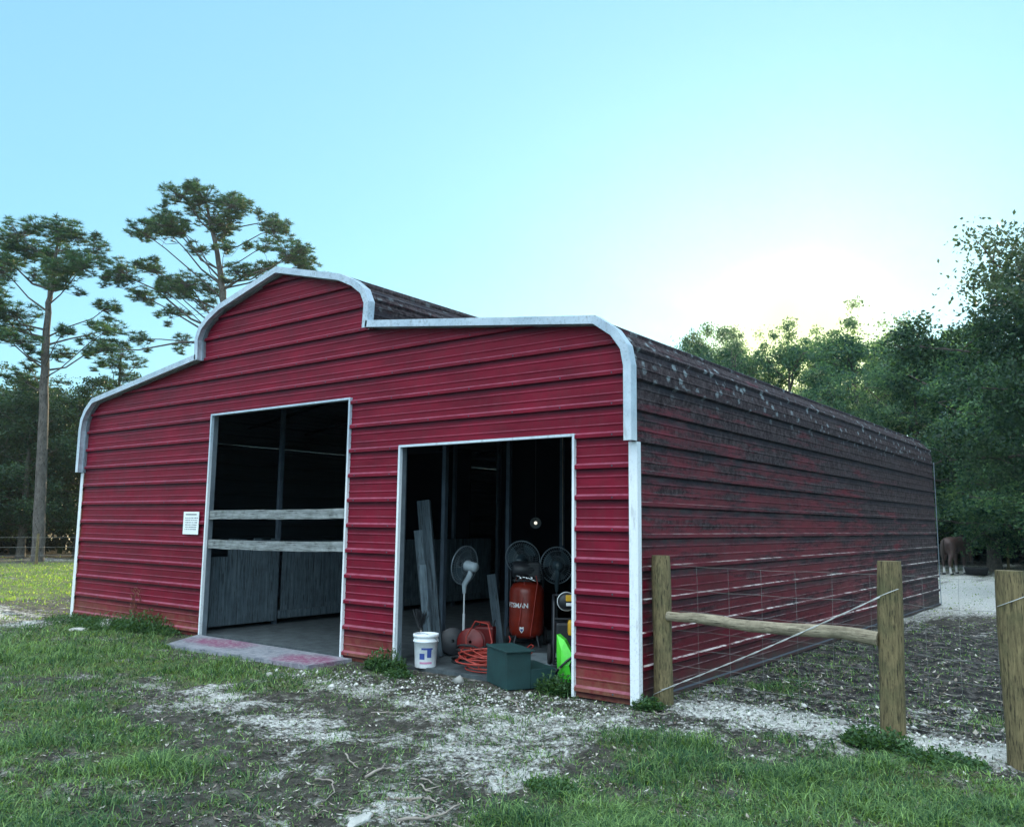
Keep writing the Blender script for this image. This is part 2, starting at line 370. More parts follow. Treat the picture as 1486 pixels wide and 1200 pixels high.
def sand_mask(x, y):
    s = .20+0*x
    for b, k in (((12.3, .22, .7, .20), 1.0), ((13.45, .20, .75, .20), 1.3), ((11.55, .40, .5, .25), 1.0), ((14.6, -.1, .6, .25), .8), ((9.9, -1.2, 1.3, .55), .45), ((10.9, -2.2, .8, .5), .35), ((8.9, -2.5, 1.2, .5), .38), ((7.4, -2.2, 1.2, .35), .35),
                 ((8.2, -1.1, 1.0, .3), .35), ((11.3, 17, 3.4, 6), 1.0), ((8.5, 26, 8, 8), .6), ((11.15, -3.4, .4, .3), .3), ((2.2, -1.7, 1.5, .3), .3), ((-2, -.9, 3, .5), .6), ((12.9, -4.2, .5, .5), .3)):
        s = s+k*blob(x, y, *b)
    s = s-.35*blob(x, y, 12.3, 4.5, 1.8, 3.2)-np.where(y > 9, .9*(fbm(x, y, .55, 4, 71, .6)-.42), 0)
    s = s+.95*(fbm(x, y, 1.2, 3, 31, .65)-.5)+.9*(fbm(x, y, 3.8, 3, 37, .65)-.5)
    return np.clip(s, 0, 1)
def yard_mask(x, y):
    return np.clip(1.6*np.exp(-(((x-13.4)/3.1)**4+((y-4.8)/4.6)**4)), 0, 1)*np.where(x > 10.8, 1, 0)
def height(x, y):
    h = .05*(fbm(x, y, .8, 3, 5)-.5)+.075*(fbm(x, y, 4.5, 3, 7, .6)-.5)+.03*(fbm(x, y, 14, 2, 8)-.5)
    inb = (x > -.3) & (x < 11.1) & (y > -.25) & (y < 13.7)
    ap = (x > 3.4) & (x < 7.4) & (y > -.95) & (y < .2)
    h = h+yard_mask(x, y)*(.07*(fbm(x, y, 3.2, 3, 61, .6)-.5)+.05*(fbm(x, y, 9, 2, 62)-.5))
    h = np.where(inb | ap, h*.35-.012, h)
    h = h+np.where(y > 8, .10*(fbm(x, y, 1.4, 3, 12)-.5), 0)
    h = h+.05*blob(x, y, 12.9, .35, 1.3, .3)+.03*blob(x, y, 11.8, .4, .8, .3)
    return h
def ax(lo, hi, f0, f1, fine, n):
    core = np.arange(f0, f1+1e-6, fine)
    gl = f0-np.geomspace(fine, f0-lo, n)[::-1]; gr = f1+np.geomspace(fine, hi-f1, n)
    return np.concatenate([gl, core, gr])
gx = ax(-500, 500, 2.5, 15.5, .045, 70); gy = ax(-300, 600, -5.5, 3.0, .045, 75)
X, Y = np.meshgrid(gx, gy, indexing='ij'); nx, ny = X.shape
Z = height(X, Y)
V = np.stack([X.ravel(), Y.ravel(), Z.ravel()], 1); idx = np.arange(nx*ny).reshape(nx, ny)
F = np.stack([idx[:-1, :-1].ravel(), idx[1:, :-1].ravel(), idx[1:, 1:].ravel(), idx[:-1, 1:].ravel()], 1)
def ground_mat():
    t = NT('sandy_soil_and_turf'); v = t.coord()
    ag = t.n('ShaderNodeAttribute', attribute_name='grass').outputs['Fac']; as_ = t.n('ShaderNodeAttribute', attribute_name='sand').outputs['Fac']
    n1 = t.noise(v, 7, 8, .75); n2 = t.noise(v, 28, 6, .75); n3 = t.noise(v, 2.2, 4)
    dirt = t.ramp(n1, [(.3, (.022, .021, .018)), (.52, (.095, .088, .074)), (.75, (.28, .265, .235))])
    ay = t.n('ShaderNodeAttribute', attribute_name='yard').outputs['Fac']
    dirt = t.mix(ay, dirt, t.ramp(n1, [(.38, (.012, .012, .014)), (.50, (.05, .047, .045)), (.62, (.17, .155, .145)), (.74, (.36, .34, .33))]))
    sand = t.ramp(n2, [(.3, (.24, .235, .225)), (.6, (.84, .82, .77))])
    fs = t.math('ADD', as_, t.math('ADD', t.math('MULTIPLY', t.math('SUBTRACT', n1, .5), 1.5), t.math('MULTIPLY', t.math('SUBTRACT', n2, .5), .8)))
    c = t.mix(t.ramp(fs, [(.36, 0), (.80, 1)]), dirt, sand)
    gcol = t.mix(n3, (.055, .095, .035), (.13, .17, .055))
    far = t.mix(t.ramp(n2, [(.35, 0), (.65, 1)]), gcol, (.20, .22, .09))
    fg = t.math('ADD', ag, t.math('MULTIPLY', t.math('SUBTRACT', n2, .5), 1.0))
    c = t.mix(t.ramp(fg, [(.45, 0), (.85, .9)]), c, far)
    spk = t.ramp(t.noise(v, 75, 4, .7), [(.30, .75), (.40, 0)])
    c = t.mix(spk, c, (.025, .022, .02))
    t.base(c); t.set(rough=.95, spec=.15)
    t.bump(t.math('ADD', n2, t.math('MULTIPLY', t.noise(v, 90, 4, .7), .5)), 1.0, .04); return t.m
g = np_mesh('ground', V, F, ground_mat(), smooth=True); tag(g, kind='structure')
for nm, fn in (('grass', grass_mask), ('sand', sand_mask), ('yard', yard_mask)):
    a = g.data.attributes.new(nm, 'FLOAT', 'POINT'); a.data.foreach_set('value', fn(X.ravel(), Y.ravel()).astype(np.float32))

rng = np.random.default_rng(7)
def blades(n, fx, maxd, hmin, hmax, wmul=1, dmin=3.6):
    # scattered over the wedge of lawn the camera stands before, and a little to each side
    d = np.exp(rng.uniform(math.log(dmin), math.log(maxd), n)); a = YAW+rng.uniform(-R_(40), R_(40), n)
    x = CX+d*np.sin(a); y = CY+d*np.cos(a)
    m = grass_mask(x, y)
    keep = rng.random(n) < np.clip((m-.28)*fx, .18, 1)
    inb = (x > -.05) & (x < 10.88) & (y > -.02) & (y < 13.5); ap = (x > 3.8) & (x < 7.05) & (y > -.78) & (y < 0)
    keep &= ~inb & ~ap
    return x[keep], y[keep], m[keep], d[keep]
def make_grass(name, n, fx, maxd, hmin, hmax, wid, dmin=3.6, **kw):
    x, y, m, d = blades(n, fx, maxd, hmin, hmax, dmin=dmin); k = len(x); z = height(x, y)-.004
    h = rng.uniform(hmin, hmax, k)*(.45+.6*m)*(.6+1.3*fbm(x, y, 2.6, 3, 91)**2*2.2); ang = rng.uniform(0, 2*math.pi, k); wd = rng.uniform(.6, 1.3, k)*wid*(.6+d/11)
    dx, dy = np.cos(ang), np.sin(ang); px, py = -dy, dx; lean = rng.uniform(.3, 2.1, k)*h
    pts = []
    for f, ww, lz in ((0, 1, 0), (.55, .8, .35), (1, 0, 1)):
        cx, cy, cz = x+dx*lean*lz, y+dy*lean*lz, z+h*(f-.25*lz*np.clip(lean/h, 0, 1.6)*f)
        if ww: pts += [np.stack([cx-px*wd*ww, cy-py*wd*ww, cz], 1), np.stack([cx+px*wd*ww, cy+py*wd*ww, cz], 1)]
        else: pts.append(np.stack([cx, cy, cz], 1))
    V = np.stack(pts, 1).reshape(-1, 3); b = np.arange(k)[:, None]*5
    F = np.concatenate([b+np.array([[0, 1, 3]]), b+np.array([[0, 3, 2]]), b+np.array([[2, 3, 4]])], 0)
    tone = np.clip(rng.normal(.36, .30, k)+.25*(fbm(x, y, 1.5, 3, 77)-.5)*2, 0, 1)
    o = np_mesh(name, V, F, MT[kw.pop('mat', 'grass')], tone=np.tile(tone, 3)); return tag(o, **kw)
make_grass('grass', 430000, 1.8, 17, .022, .070, .0027, label='short patchy green grass growing over sandy soil', cat='grass', kind='stuff')
make_grass('meadow_grass', 90000, 1.8, 42, .03, .06, .004, dmin=16, mat='meadow', label='mown meadow grass beyond the left end of the barn', cat='grass', kind='stuff')

# litter: dry leaf flakes and bits of straw, and pale gravel by the open bays
def litter():
    n = 44000; d = np.exp(rng.uniform(math.log(3.8), math.log(20), n)); a = YAW+rng.uniform(-R_(38), R_(38), n)
    x = CX+d*np.sin(a); y = CY+d*np.cos(a); inb = (x > -.05) & (x < 10.88) & (y > 0); ap = (x > 3.8) & (x < 7.05) & (y > -.78) & (y < 0)
    dens = np.where(y > .5, 1.0, .35+.6*fbm(x, y, .8, 3, 44)); k_ = ~inb & ~ap & (rng.random(n) < dens); x = x[k_]; y = y[k_]; k = len(x)
    z = height(x, y)+.004; L = rng.uniform(.006, .026, k)*np.where(y > .5, 1.5, 1); W_ = L*rng.uniform(.15, .6, k); an = rng.uniform(0, 6.28, k)
    ux, uy = np.cos(an), np.sin(an); t1 = rng.uniform(-.5, .9, k)
    p = [np.stack([x+ux*L, y+uy*L, z+L*t1], 1), np.stack([x-uy*W_, y+ux*W_, z+.003], 1), np.stack([x-ux*L, y-uy*L, z], 1), np.stack([x+uy*W_, y-ux*W_, z+.004], 1)]
    V = np.stack(p, 1).reshape(-1, 3); F = np.arange(4*k).reshape(k, 4)
    t = NT('dry_litter'); at = t.n('ShaderNodeAttribute', attribute_name='tone').outputs['Fac']
    t.base(t.ramp(at, [(0, (.03, .025, .02)), (.5, (.13, .10, .075)), (.85, (.34, .30, .25)), (1, (.6, .57, .52))])); t.set(rough=.9)
    o = np_mesh('leaf_litter', V, F, t.m, tone=rng.random(k)); tag(o, 'dry leaf flakes and straw bits strewn over bare soil', 'litter', kind='stuff')
litter()
def gravel():
    n = 2300; x = rng.normal(9.6, 1.1, n); y = rng.normal(-.65, .38, n)
    x2 = rng.uniform(11.1, 14.6, 1500); y2 = rng.normal(.35, .28, 1500); x3 = rng.normal(7.3, .5, 500); y3 = rng.normal(-.95, .18, 500)
    x = np.concatenate([x, x2, x3]); y = np.concatenate([y, y2, y3]); ok = ~((x < 10.9) & (y > -.06)) & (y > -1.8) & ~((x < 7.1) & (y > -.8)); x = x[ok]; y = y[ok]; k = len(x)
    s = rng.lognormal(-4.75, .5, k); z = height(x, y)+s*.35
    base = np.array([[1, 0, 0], [0, 1, 0], [-1, 0, 0], [0, -1, 0], [0, 0, 1], [0, 0, -1]], float)
    P = base[None]*(s[:, None, None]*rng.uniform(.6, 1.3, (k, 6, 1)))*np.array([1, 1, .65]); an = rng.uniform(0, 6.28, k); c, sn = np.cos(an), np.sin(an)
    Q = P.copy(); Q[:, :, 0] = P[:, :, 0]*c[:, None]-P[:, :, 1]*sn[:, None]; Q[:, :, 1] = P[:, :, 0]*sn[:, None]+P[:, :, 1]*c[:, None]
    Q += np.stack([x, y, z], 1)[:, None]; tri = np.array([[0, 1, 4], [1, 2, 4], [2, 3, 4], [3, 0, 4], [1, 0, 5], [2, 1, 5], [3, 2, 5], [0, 3, 5]])
    F = (tri[None]+6*np.arange(k)[:, None, None]).reshape(-1, 3)
    t = NT('gravel_chips'); at = t.n('ShaderNodeAttribute', attribute_name='tone').outputs['Fac']
    t.base(t.ramp(at, [(0, (.12, .11, .10)), (.5, (.32, .31, .29)), (1, (.72, .70, .66))])); t.set(rough=.85)
    o = np_mesh('gravel', Q.reshape(-1, 3), F, t.m, tone=np.repeat(rng.random(k), 8)); tag(o, 'pale gravel chips spilled before the open bays and along the fence', 'gravel', kind='stuff')
gravel()

# ---------------------------------------------------------------- barn
W, L, XC, ZJ, RP = 10.83, 13.44, 5.30, 2.437, .3048
OH = -.13
D1 = (3.806, 6.795, 3.164); D2 = (7.709, 10.142, 2.521)
half = [(W-XC, 0), (W-XC, 3.157), (W-XC-.035, 3.34), (W-XC-.15, 3.50), (W-XC-.37, 3.655), (1.85, 4.07)]
topc = [(1.84, 4.02), (1.86, 4.34), (1.78, 4.50), (1.60, 4.63), (1.33, 4.755), (0, 5.09)]
def xr_at(z, m):
    zs = [p[1] for p in half[:-1]]+[4.07, 4.075]+[p[1] for p in topc[1:]]; xs = [p[0] for p in half[:-1]]+[1.85, 1.85]+[p[0] for p in topc[1:]]
    v = float(np.interp(z, zs, xs))-.012
    if m < 0: v = v/(W-XC)*XC if v > 2 else v
    return XC+m*v
RIBP = [(-.026, 0), (-.018, .034), (.016, .034), (.036, 0), (.090, 0), (.097, .006), (.107, .006), (.114, 0), (.191, 0), (.198, .006), (.208, .006), (.215, 0)]
def rib_rows(s0, s1, phase, extra=()):
    r = {}
    k0 = int(math.floor((s0-phase)/RP))-1
    allp = []
    for k in range(k0, int((s1-phase)/RP)+2):
        for a, d in RIBP: allp.append((phase+k*RP+a, d))
    allp.sort(); ss = [p[0] for p in allp]; dd = [p[1] for p in allp]
    pts = set([round(s0, 5), round(s1, 5)]+[round(e, 5) for e in extra if s0 < e < s1]+[round(s, 5) for s in ss if s0 < s < s1])
    return [(s, float(np.interp(s, ss, dd))) for s in sorted(pts)]
barn = empty('barn', (XC, 0, 0), label='red corrugated metal barn with raised centre roof and two open bays', cat='barn')
def bpart(mb, name, mat, **kw):
    mb.v = [(p[0]-XC, p[1], p[2]) for p in mb.v]; o = mb.build(name, mat, barn)
    # keep world-like coordinates for the procedural texture
    return tag(o, **kw)
# the gable walls
def gable(y, openings, facing):
    mb = MB(); rows = rib_rows(0, 5.08, .25*RP, extra=[p[1] for p in half]+[p[1] for p in topc]+[o[2] for o in openings])
    for (za, da), (zb, db) in zip(rows[:-1], rows[1:]):
        zm = (za+zb)/2; ops = [o for o in openings if zm < o[2]]
        segs = []; cur = ('L',)
        edges = ['L']+[e for o in ops for e in (o[0], o[1])]+['R']
        for i in range(0, len(edges), 2):
            def xv(e, z): return xr_at(z, -1) if e == 'L' else xr_at(z, 1) if e == 'R' else e
            a0, a1 = xv(edges[i], za), xv(edges[i+1], za); b0, b1 = xv(edges[i], zb), xv(edges[i+1], zb)
            n = 1
            for j in range(n):
                f0, f1 = j/n, (j+1)/n
                P = [(a0+(a1-a0)*f0, y+facing*da, za), (a0+(a1-a0)*f1, y+facing*da, za), (b0+(b1-b0)*f1, y+facing*db, zb), (b0+(b1-b0)*f0, y+facing*db, zb)]
                mb.add(P, [(0, 1, 2, 3) if facing < 0 else (3, 2, 1, 0)])
    return mb
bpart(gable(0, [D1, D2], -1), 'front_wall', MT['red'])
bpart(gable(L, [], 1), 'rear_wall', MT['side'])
mb = MB()
for k in range(0, 16):
    z = (k+.25)*RP
    if z > 4.95: continue
    x = .22
    while x < W-.1:
        if xr_at(z, -1)+.1 < x < xr_at(z, 1)-.1 and not any(o[0]-.03 < x < o[1]+.03 and z < o[2] for o in (D1, D2)): mb.lathe([(.009, 0), (.008, .005), (0, .006)], 6, (x, -.034, z), (0, -1, 0), False)
        x += .61
tag(bpart(mb, 'screws', MT['tube']), kind='stuff')
def pts_of(kind):
    if kind == 'right': return [(XC+x, z) for x, z in half[1:]][::-1]      # from inner high end to the side wall
    if kind == 'left': return [(XC-x*(XC/(W-XC)) if x > 2 else XC-x, z) for x, z in half[1:]]
    return [(XC-x, z) for x, z in topc]+[(XC+x, z) for x, z in topc[::-1][1:]]
def shell(poly, y0, y1, phase, ny=10, ylow=None):
    # corrugated sheet following a polyline walked clockwise (outward = left of travel)
    P = [Vector((a, b)) for a, b in poly]; cum = [0]
    for a, b in zip(P[:-1], P[1:]): cum.append(cum[-1]+(b-a).length)
    rows = rib_rows(0, cum[-1], phase, extra=cum)
    sn = [Vector((-(b-a).normalized().y, (b-a).normalized().x)) for a, b in zip(P[:-1], P[1:])]
    mb = MB(); line = []
    for s, d in rows:
        i = min(max(j for j in range(len(cum)) if cum[j] <= s+1e-6), len(P)-2); f = (s-cum[i])/(cum[i+1]-cum[i])
        n = sn[i]
        if abs(s-cum[i]) < 1e-4 and i > 0: n = (sn[i]+sn[i-1]).normalized()
        q = P[i].lerp(P[i+1], f)+n*d; line.append(q)
    for k in range(ny):
        ya, yb = y0+(y1-y0)*k/ny, y0+(y1-y0)*(k+1)/ny
        for a, b in zip(line[:-1], line[1:]): mb.add([(a.x, ya, a.y), (b.x, ya, b.y), (b.x, yb, b.y), (a.x, yb, a.y)], [(0, 1, 2, 3)])
    return mb
def flip(mb): mb.f = [tuple(reversed(f)) for f in mb.f]; return mb
PHS = .05*RP
def orient(mb, cx=XC, cz=1.5):
    # make every face look outward from the barn's middle
    nf = []
    for f in mb.f:
        a, b, c = (Vector(mb.v[i]) for i in f[:3]); n = (b-a).cross(c-a)
        nf.append(f if n.dot(Vector((a.x-cx, 0, a.z-cz))) > 0 else tuple(reversed(f)))
    mb.f = nf; return mb
# side walls: low strip stops at the front wall, upper strip runs out to the overhang
for m, x in ((1, W), (-1, 0.0)):
    lo = [(x, 0), (x, ZJ)]; hi = [(x, ZJ), (x, 3.157)]
    if m > 0: lo = lo[::-1]; hi = hi[::-1]
    def ph(poly): return (PHS-poly[0][1]) % RP if m < 0 else (poly[0][1]-PHS) % RP
    mb = shell(lo, 0, L, ph(lo)); mb2 = shell(hi, OH, L, ph(hi)); mb.add(mb2.v, mb2.f)
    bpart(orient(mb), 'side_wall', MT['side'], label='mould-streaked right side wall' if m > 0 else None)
for kind in ('left', 'right', 'centre'):
    poly = pts_of(kind)
    phase = 0.12
    if kind == 'right':
        s_end = sum((Vector(b)-Vector(a)).length for a, b in zip(poly[:-1], poly[1:])); phase = (s_end+3.157-PHS) % RP
    if kind == 'left': phase = (PHS-3.157) % RP
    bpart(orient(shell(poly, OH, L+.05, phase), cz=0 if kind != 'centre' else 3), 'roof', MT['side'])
# front trim: sweep of a section (n, y) along a roof polyline
def sweep(poly, sec):
    P = [Vector(p) for p in poly]; mb = MB(); rings = []
    for i, p in enumerate(P):
        ds = []
        if i > 0: ds.append((P[i]-P[i-1]).normalized())
        if i < len(P)-1: ds.append((P[i+1]-P[i]).normalized())
        ns = [Vector((-d.y, d.x)) for d in ds]; n = sum(ns, Vector((0, 0))).normalized()
        k = 1/max(.5, n.dot(ns[0])); rings.append([(p.x+n.x*a*k, y, p.y+n.y*a*k) for a, y in sec])
    m = len(sec); vs = [q for r in rings for q in r]
    fs = [(i*m+j, i*m+(j+1) % m, (i+1)*m+(j+1) % m, (i+1)*m+j) for i in range(len(P)-1) for j in range(m)]
    fs += [tuple(range(m)), tuple(range((len(P)-1)*m+m-1, (len(P)-1)*m-1, -1))]
    return mb.add(vs, fs)
left = pts_of('left'); left = [(0, ZJ)]+left
right = pts_of('right')+[(W, ZJ)]
cen = pts_of('centre')
fas = [(-.046, OH-.016), (.038, OH-.016), (.038, -.036), (.0345, -.036), (.0345, OH-.010), (-.046, OH-.010)]
jt = [(-.045, -.040), (-.016, -.040), (-.016, -.002), (-.045, -.002)]
for poly, z0 in ((left, 1), (right, 1), (cen, 1)):
    bpart(sweep(poly, fas), 'roof_trim', MT['trim'])
    bpart(sweep(poly, [(-.016, OH-.008), (-.004, OH-.008), (-.004, -.042), (-.016, -.042)]), 'overhang_lining', MT['silver'])
mb = MB()
for poly in (left, right, cen):
    q = sweep(poly, jt); mb.add(q.v, q.f)
bpart(mb, 'wall_channel', MT['galv'])
# corner trims
for x, m in ((W, 1), (0.0, -1)):
    mb = MB(); mb.box((x-m*.005, -.039, 1.215), (.092, .005, 2.43)); mb.box((x+m*.0395, -.004, 1.215), (.005, .064, 2.43))
    bpart(mb, 'corner_trim', MT['trim'])
mb = MB(); mb.box((W+.036, L-.005, 1.55), (.010, .04, 3.1)); bpart(mb, 'corner_trim', MT['galv'])
# door frames
for a, b, h in (D1, D2):
    mb = MB(); t_ = .030
    mb.box((a-.006, -.019, h/2), (.030, .044, h)); mb.box((b+.004, -.019, h/2), (.026, .044, h)); mb.box(((a+b)/2, -.019, h+.012), (b-a+.036, .044, .026))
    bpart(mb, 'door_frame', MT['trim'])
    mb = MB()
    for x in (a-.032, b+.032): mb.box((x, .043, h/2+.1), (.064, .078, h+.2))
    mb.box(((a+b)/2, .043, h+.036), (b-a, .074, .062))
    bpart(mb, 'frame_post', MT['galv'])
# inner frame
for xx in (3.5, 7.08):
    for k in range(1, 10):
        y = .05+1.42*k
        if y > L-.1: continue
        mb = MB(); mb.box((xx, y, 2.0), (.062, .062, 3.96)); bpart(mb, 'frame_post', MT['tube'])
for k in range(0, 9):
    y = .18+1.42*k; mb = MB()
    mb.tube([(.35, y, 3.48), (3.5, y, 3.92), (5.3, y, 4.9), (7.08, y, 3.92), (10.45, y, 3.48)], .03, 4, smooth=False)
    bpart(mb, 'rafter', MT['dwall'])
for x in (XC-1.80, XC+1.80): bpart(MB().box((x, L/2, 4.03), (.15, L-.1, .12)), 'light_gap_beam', MT['dwall'])  # added beams, close the gap where sky light leaked between the roofs
# floor slab inside
mb = MB(); mb.box((XC, L/2+.03, .005), (W-.1, L-.12, .05)); 
def conc(name, lo, hi, stain=None):
    t = NT(name); v = t.coord(); c = t.ramp(t.noise(v, 6, 8, .7), [(.3, lo), (.7, hi)])
    if stain:
        xyz = sep(t, v)
        def spotm(cx, cy, rx, ry):
            a = t.math('DIVIDE', t.math('SUBTRACT', xyz[0], cx), rx); b = t.math('DIVIDE', t.math('SUBTRACT', xyz[1], cy), ry)
            d = t.math('ADD', t.math('MULTIPLY', a, a), t.math('MULTIPLY', b, b)); d = t.math('ADD', d, t.math('MULTIPLY', t.math('SUBTRACT', t.noise(v, 5, 5), .5), 1.6))
            return t.ramp(d, [(.1, .85), (1, 0)])
        c = t.mix(spotm(4.75, -.30, .75, .34), c, stain); c = t.mix(spotm(6.65, -.42, .55, .36), c, stain)
        c = t.mix(t.ramp(t.noise(v, 20, 5, .7), [(.48, 0), (.60, .6)]), c, (.34, .33, .34))
    t.base(c); t.set(rough=.85); t.bump(t.noise(v, 30, 6, .7), .5, .01); return t.m
bpart(mb, 'floor_slab', conc('dusty_floor', (.020, .027, .033), (.085, .105, .112)))
ap = MB(); P = [(4.32, -.84), (7.02, -.70), (7.02, -.045), (3.80, -.045)]
ap.add([(x, y, z) for z in (-.03, .034) for x, y in P], [(3, 2, 1, 0), (4, 5, 6, 7), (0, 1, 5, 4), (1, 2, 6, 5), (2, 3, 7, 6), (3, 0, 4, 7)])
tag(ap.build('concrete_apron', conc('stained_concrete', (.10, .11, .14), (.27, .28, .31), (.20, .030, .10))), kind='structure')

# stall partition inside the first bay
mb = MB(); rr = random.Random(4)
y = .12
while y < 1.38:
    wd = rr.uniform(.13, .17); top = 1.10 if y < .45 else 1.36+rr.uniform(-.02, .02)
    mb.box((3.55+rr.uniform(-.006, .006), y+wd/2, .09+(top-.09)/2), (.028, wd-.008, top-.09)); y += wd
mb.box((3.50, .75, .20), (.05, 1.3, .10)); bpart(mb, 'stall_partition', MT['plank'])
mb = MB(); y = 1.56
while y < 6.8:
    wd = rr.uniform(.14, .18); mb.box((3.53+rr.uniform(-.006, .006), y+wd/2, .72), (.026, wd-.010, 1.22)); y += wd
mb.box((3.57, 4.0, .18), (.05, 5, .12)); bpart(mb, 'stall_partition', MT['plank'])
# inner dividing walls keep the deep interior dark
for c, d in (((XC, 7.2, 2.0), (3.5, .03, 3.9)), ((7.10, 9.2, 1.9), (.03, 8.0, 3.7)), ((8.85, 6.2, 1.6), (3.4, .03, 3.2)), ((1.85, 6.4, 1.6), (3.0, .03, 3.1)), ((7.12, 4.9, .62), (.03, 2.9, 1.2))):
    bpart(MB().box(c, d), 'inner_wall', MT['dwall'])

# boards across bay one
def warped_board(name, x0, x1, y, z0, z1, h, t, label, seed):
    mb = MB(); n = 16; rr = random.Random(seed); P = []
    for i in range(n+1):
        f = i/n; x = x0+(x1-x0)*f; z = z0+(z1-z0)*f+.006*math.sin(f*5+seed); e = rr.uniform(-.004, .004)
        P += [(x, y-t/2, z-h/2+e), (x, y+t/2, z-h/2+e), (x, y+t/2, z+h/2+e*.5), (x, y-t/2, z+h/2+e*.5)]
    fs = [(i*4+j, i*4+(j+1) % 4, i*4+4+(j+1) % 4, i*4+4+j) for i in range(n) for j in range(4)]+[(0, 1, 2, 3), (n*4+3, n*4+2, n*4+1, n*4)]
    mb.add([(a-x0, b-y, c-z0) for a, b, c in P], [tuple(reversed(f)) for f in fs]); o = mb.build(name, MT['board']); o.location = (x0, y, z0); return tag(o, label, 'board', 'boards barring the open bay')
warped_board('wooden_board', 3.83, 6.76, .025, 1.715, 1.75, .125, .038, 'upper weathered grey board across the wide left bay', 1)
warped_board('wooden_board', 3.83, 6.78, .025, 1.30, 1.335, .125, .038, 'lower weathered grey board across the wide left bay', 2)

# notice on the wall
sg = empty('notice_sign', (3.435, -.036, 1.44), label='small white notice sign with lines of small print left of the bay', cat='sign')
mb = MB(); mb.box((0, -.003, .16), (.40, .006, .33), bev=.002); mb.build('sign_panel', MT['sign'], sg)
mb = MB(); rr = random.Random(9)
mb.box((0, -.0075, .285), (.28, .002, .014))
for i, z in enumerate((.235, .202, .168, .135, .102, .069)):
    x = -.15+(.015 if i in (3, 4) else 0)
    while x < .15-(.02 if i in (3, 4) else 0):
        wd = rr.uniform(.012, .04); mb.box((x+wd/2, -.0075, z), (wd, .002, rr.uniform(.007, .013))); x += wd+rr.uniform(.008, .02)
mb.build('print', MT['ink'], sg)

# ---------------------------------------------------------------- things in the second bay
FZ = .03
def fan(loc, face, hz, tilt, label, dark=False):
    r = empty('pedestal_fan', loc, label=label, cat='fan', group='pedestal fans stored in the right bay')
    f = Vector((face[0], face[1], tilt)).normalized(); c = Vector((0, 0, hz)); R = .25
    pm = MT['fangrey'] if not dark else MT['blade']
    mb = MB(); mb.lathe([(0, .03), (.03, .035), (.19, .02), (.20, .0), (0, 0)], 24); mb.build('base', MT['whitep'] if not dark else MT['black'], r)
    mb = MB(); mb.tube([(0, 0, .02), (0, 0, .45)], .017, 10); mb.tube([(0, 0, .45), (0, 0, hz-.30)], .011, 10); mb.build('pole', MT['whitep'] if not dark else MT['black'], r)
    mb = MB(); mb.tube([(0, 0, hz-.36), (0, 0, hz-.25), c-f*.10-Vector((0, 0, .10)), c-f*.10-Vector((0, 0, .05))], [.022, .034, .038, .03], 12); mb.build('neck', pm, r)
    mb = MB(); mb.lathe([(0, -.21), (.05, -.205), (.062, -.18), (.062, -.08), (.075, -.06), (.07, -.03), (0, -.03)], 20, c, f); mb.build('motor_housing', pm, r)
    g = MB(); u = f.orthogonal().normalized(); v = f.cross(u)
    def circ(rad, off, th, n=40): g.tube([c+f*off+(u*math.cos(a)+v*math.sin(a))*rad for a in [2*math.pi*i/n for i in range(n)]], th, 6, closed=True)
    circ(R, .0, .0075)
    for rad, off in ((.2, .045), (.13, .062), (.06, .07), (.2, -.04), (.12, -.05)): circ(rad, off, .0016, 28)
    for i in range(44):
        a = 2*math.pi*i/44; d = u*math.cos(a)+v*math.sin(a)
        g.tube([c+f*.072+d*.03, c+f*.06+d*.14, c+f*.03+d*.22, c+d*R], .0013, 3, caps=False)
        g.tube([c-f*.055+d*.06, c-f*.05+d*.14, c-f*.03+d*.22, c+d*R], .0013, 3, caps=False)
    g.build('guard', MT['guard'], r)
    b = MB()
    for i in range(3):
        a0 = 2*math.pi*i/3; vs = []
        for k in range(6):
            rr_ = .035+k*.036
            for s in (-1, 0, 1):
                a = a0+s*(.22+.35*min(1, k/3)); d = u*math.cos(a)+v*math.sin(a); vs.append(c+d*rr_+f*(.012*s))
        b.add(vs, [(k*3+j, k*3+j+1, k*3+4+j, k*3+3+j) for k in range(5) for j in range(2)], True)
    b.lathe([(0, .03), (.03, .025), (.035, -.02), (0, -.02)], 14, c, f); b.build('blades', MT['blade'], r); return r
fan((7.50, 1.42, FZ), (-1, .03), 1.07, .12, 'pedestal fan with white motor standing alone beside the red hose reel')
fan((7.55, 2.62, FZ), (-.35, .93), 1.13, .25, 'pedestal fan whose round guard shows above and left of the compressor', True)
fan((8.08, 2.70, FZ), (-.70, .72), 1.05, .0, 'dark pedestal fan standing right of the compressor', True).scale = (.92, .92, 1)

cpx = empty('air_compressor', (7.93, 2.21, FZ), math.atan2(.593, .805), label='upright rust-red air compressor tank with black motor on top', cat='compressor')
mb = MB(); mb.lathe([(0, .10), (.12, .105), (.20, .14), (.228, .19), (.232, .24), (.232, .70), (.225, .75), (.19, .81), (.11, .845), (0, .855)], 40); mb.lathe([(.236, .30), (.237, .31), (.236, .32)], 40); mb.build('tank', MT['tank'], cpx)
for a in (.8, 2.35, 3.9, 5.5): MB().tube([(math.cos(a)*.19, math.sin(a)*.19, .16), (math.cos(a)*.24, math.sin(a)*.24, .0)], .018, 8).build('foot', MT['black'], cpx)
for s in (-1, 1):
    mb = MB(); mb.lathe([(.02, -.025), (.10, -.025), (.115, -.015), (.115, .015), (.10, .025), (.02, .025)], 24, (s*.25, .20, .115), (1, 0, 0)); mb.build('wheel', MT['rubber'], cpx)
mb = MB(); mb.lathe([(0, -.17), (.09, -.165), (.115, -.14), (.12, -.02), (.11, .05), (.09, .13), (0, .14)], 24, (-.03, 0, 1.00), (1, 0, .0)); mb.box((.10, 0, .98), (.16, .18, .24), bev=.03)
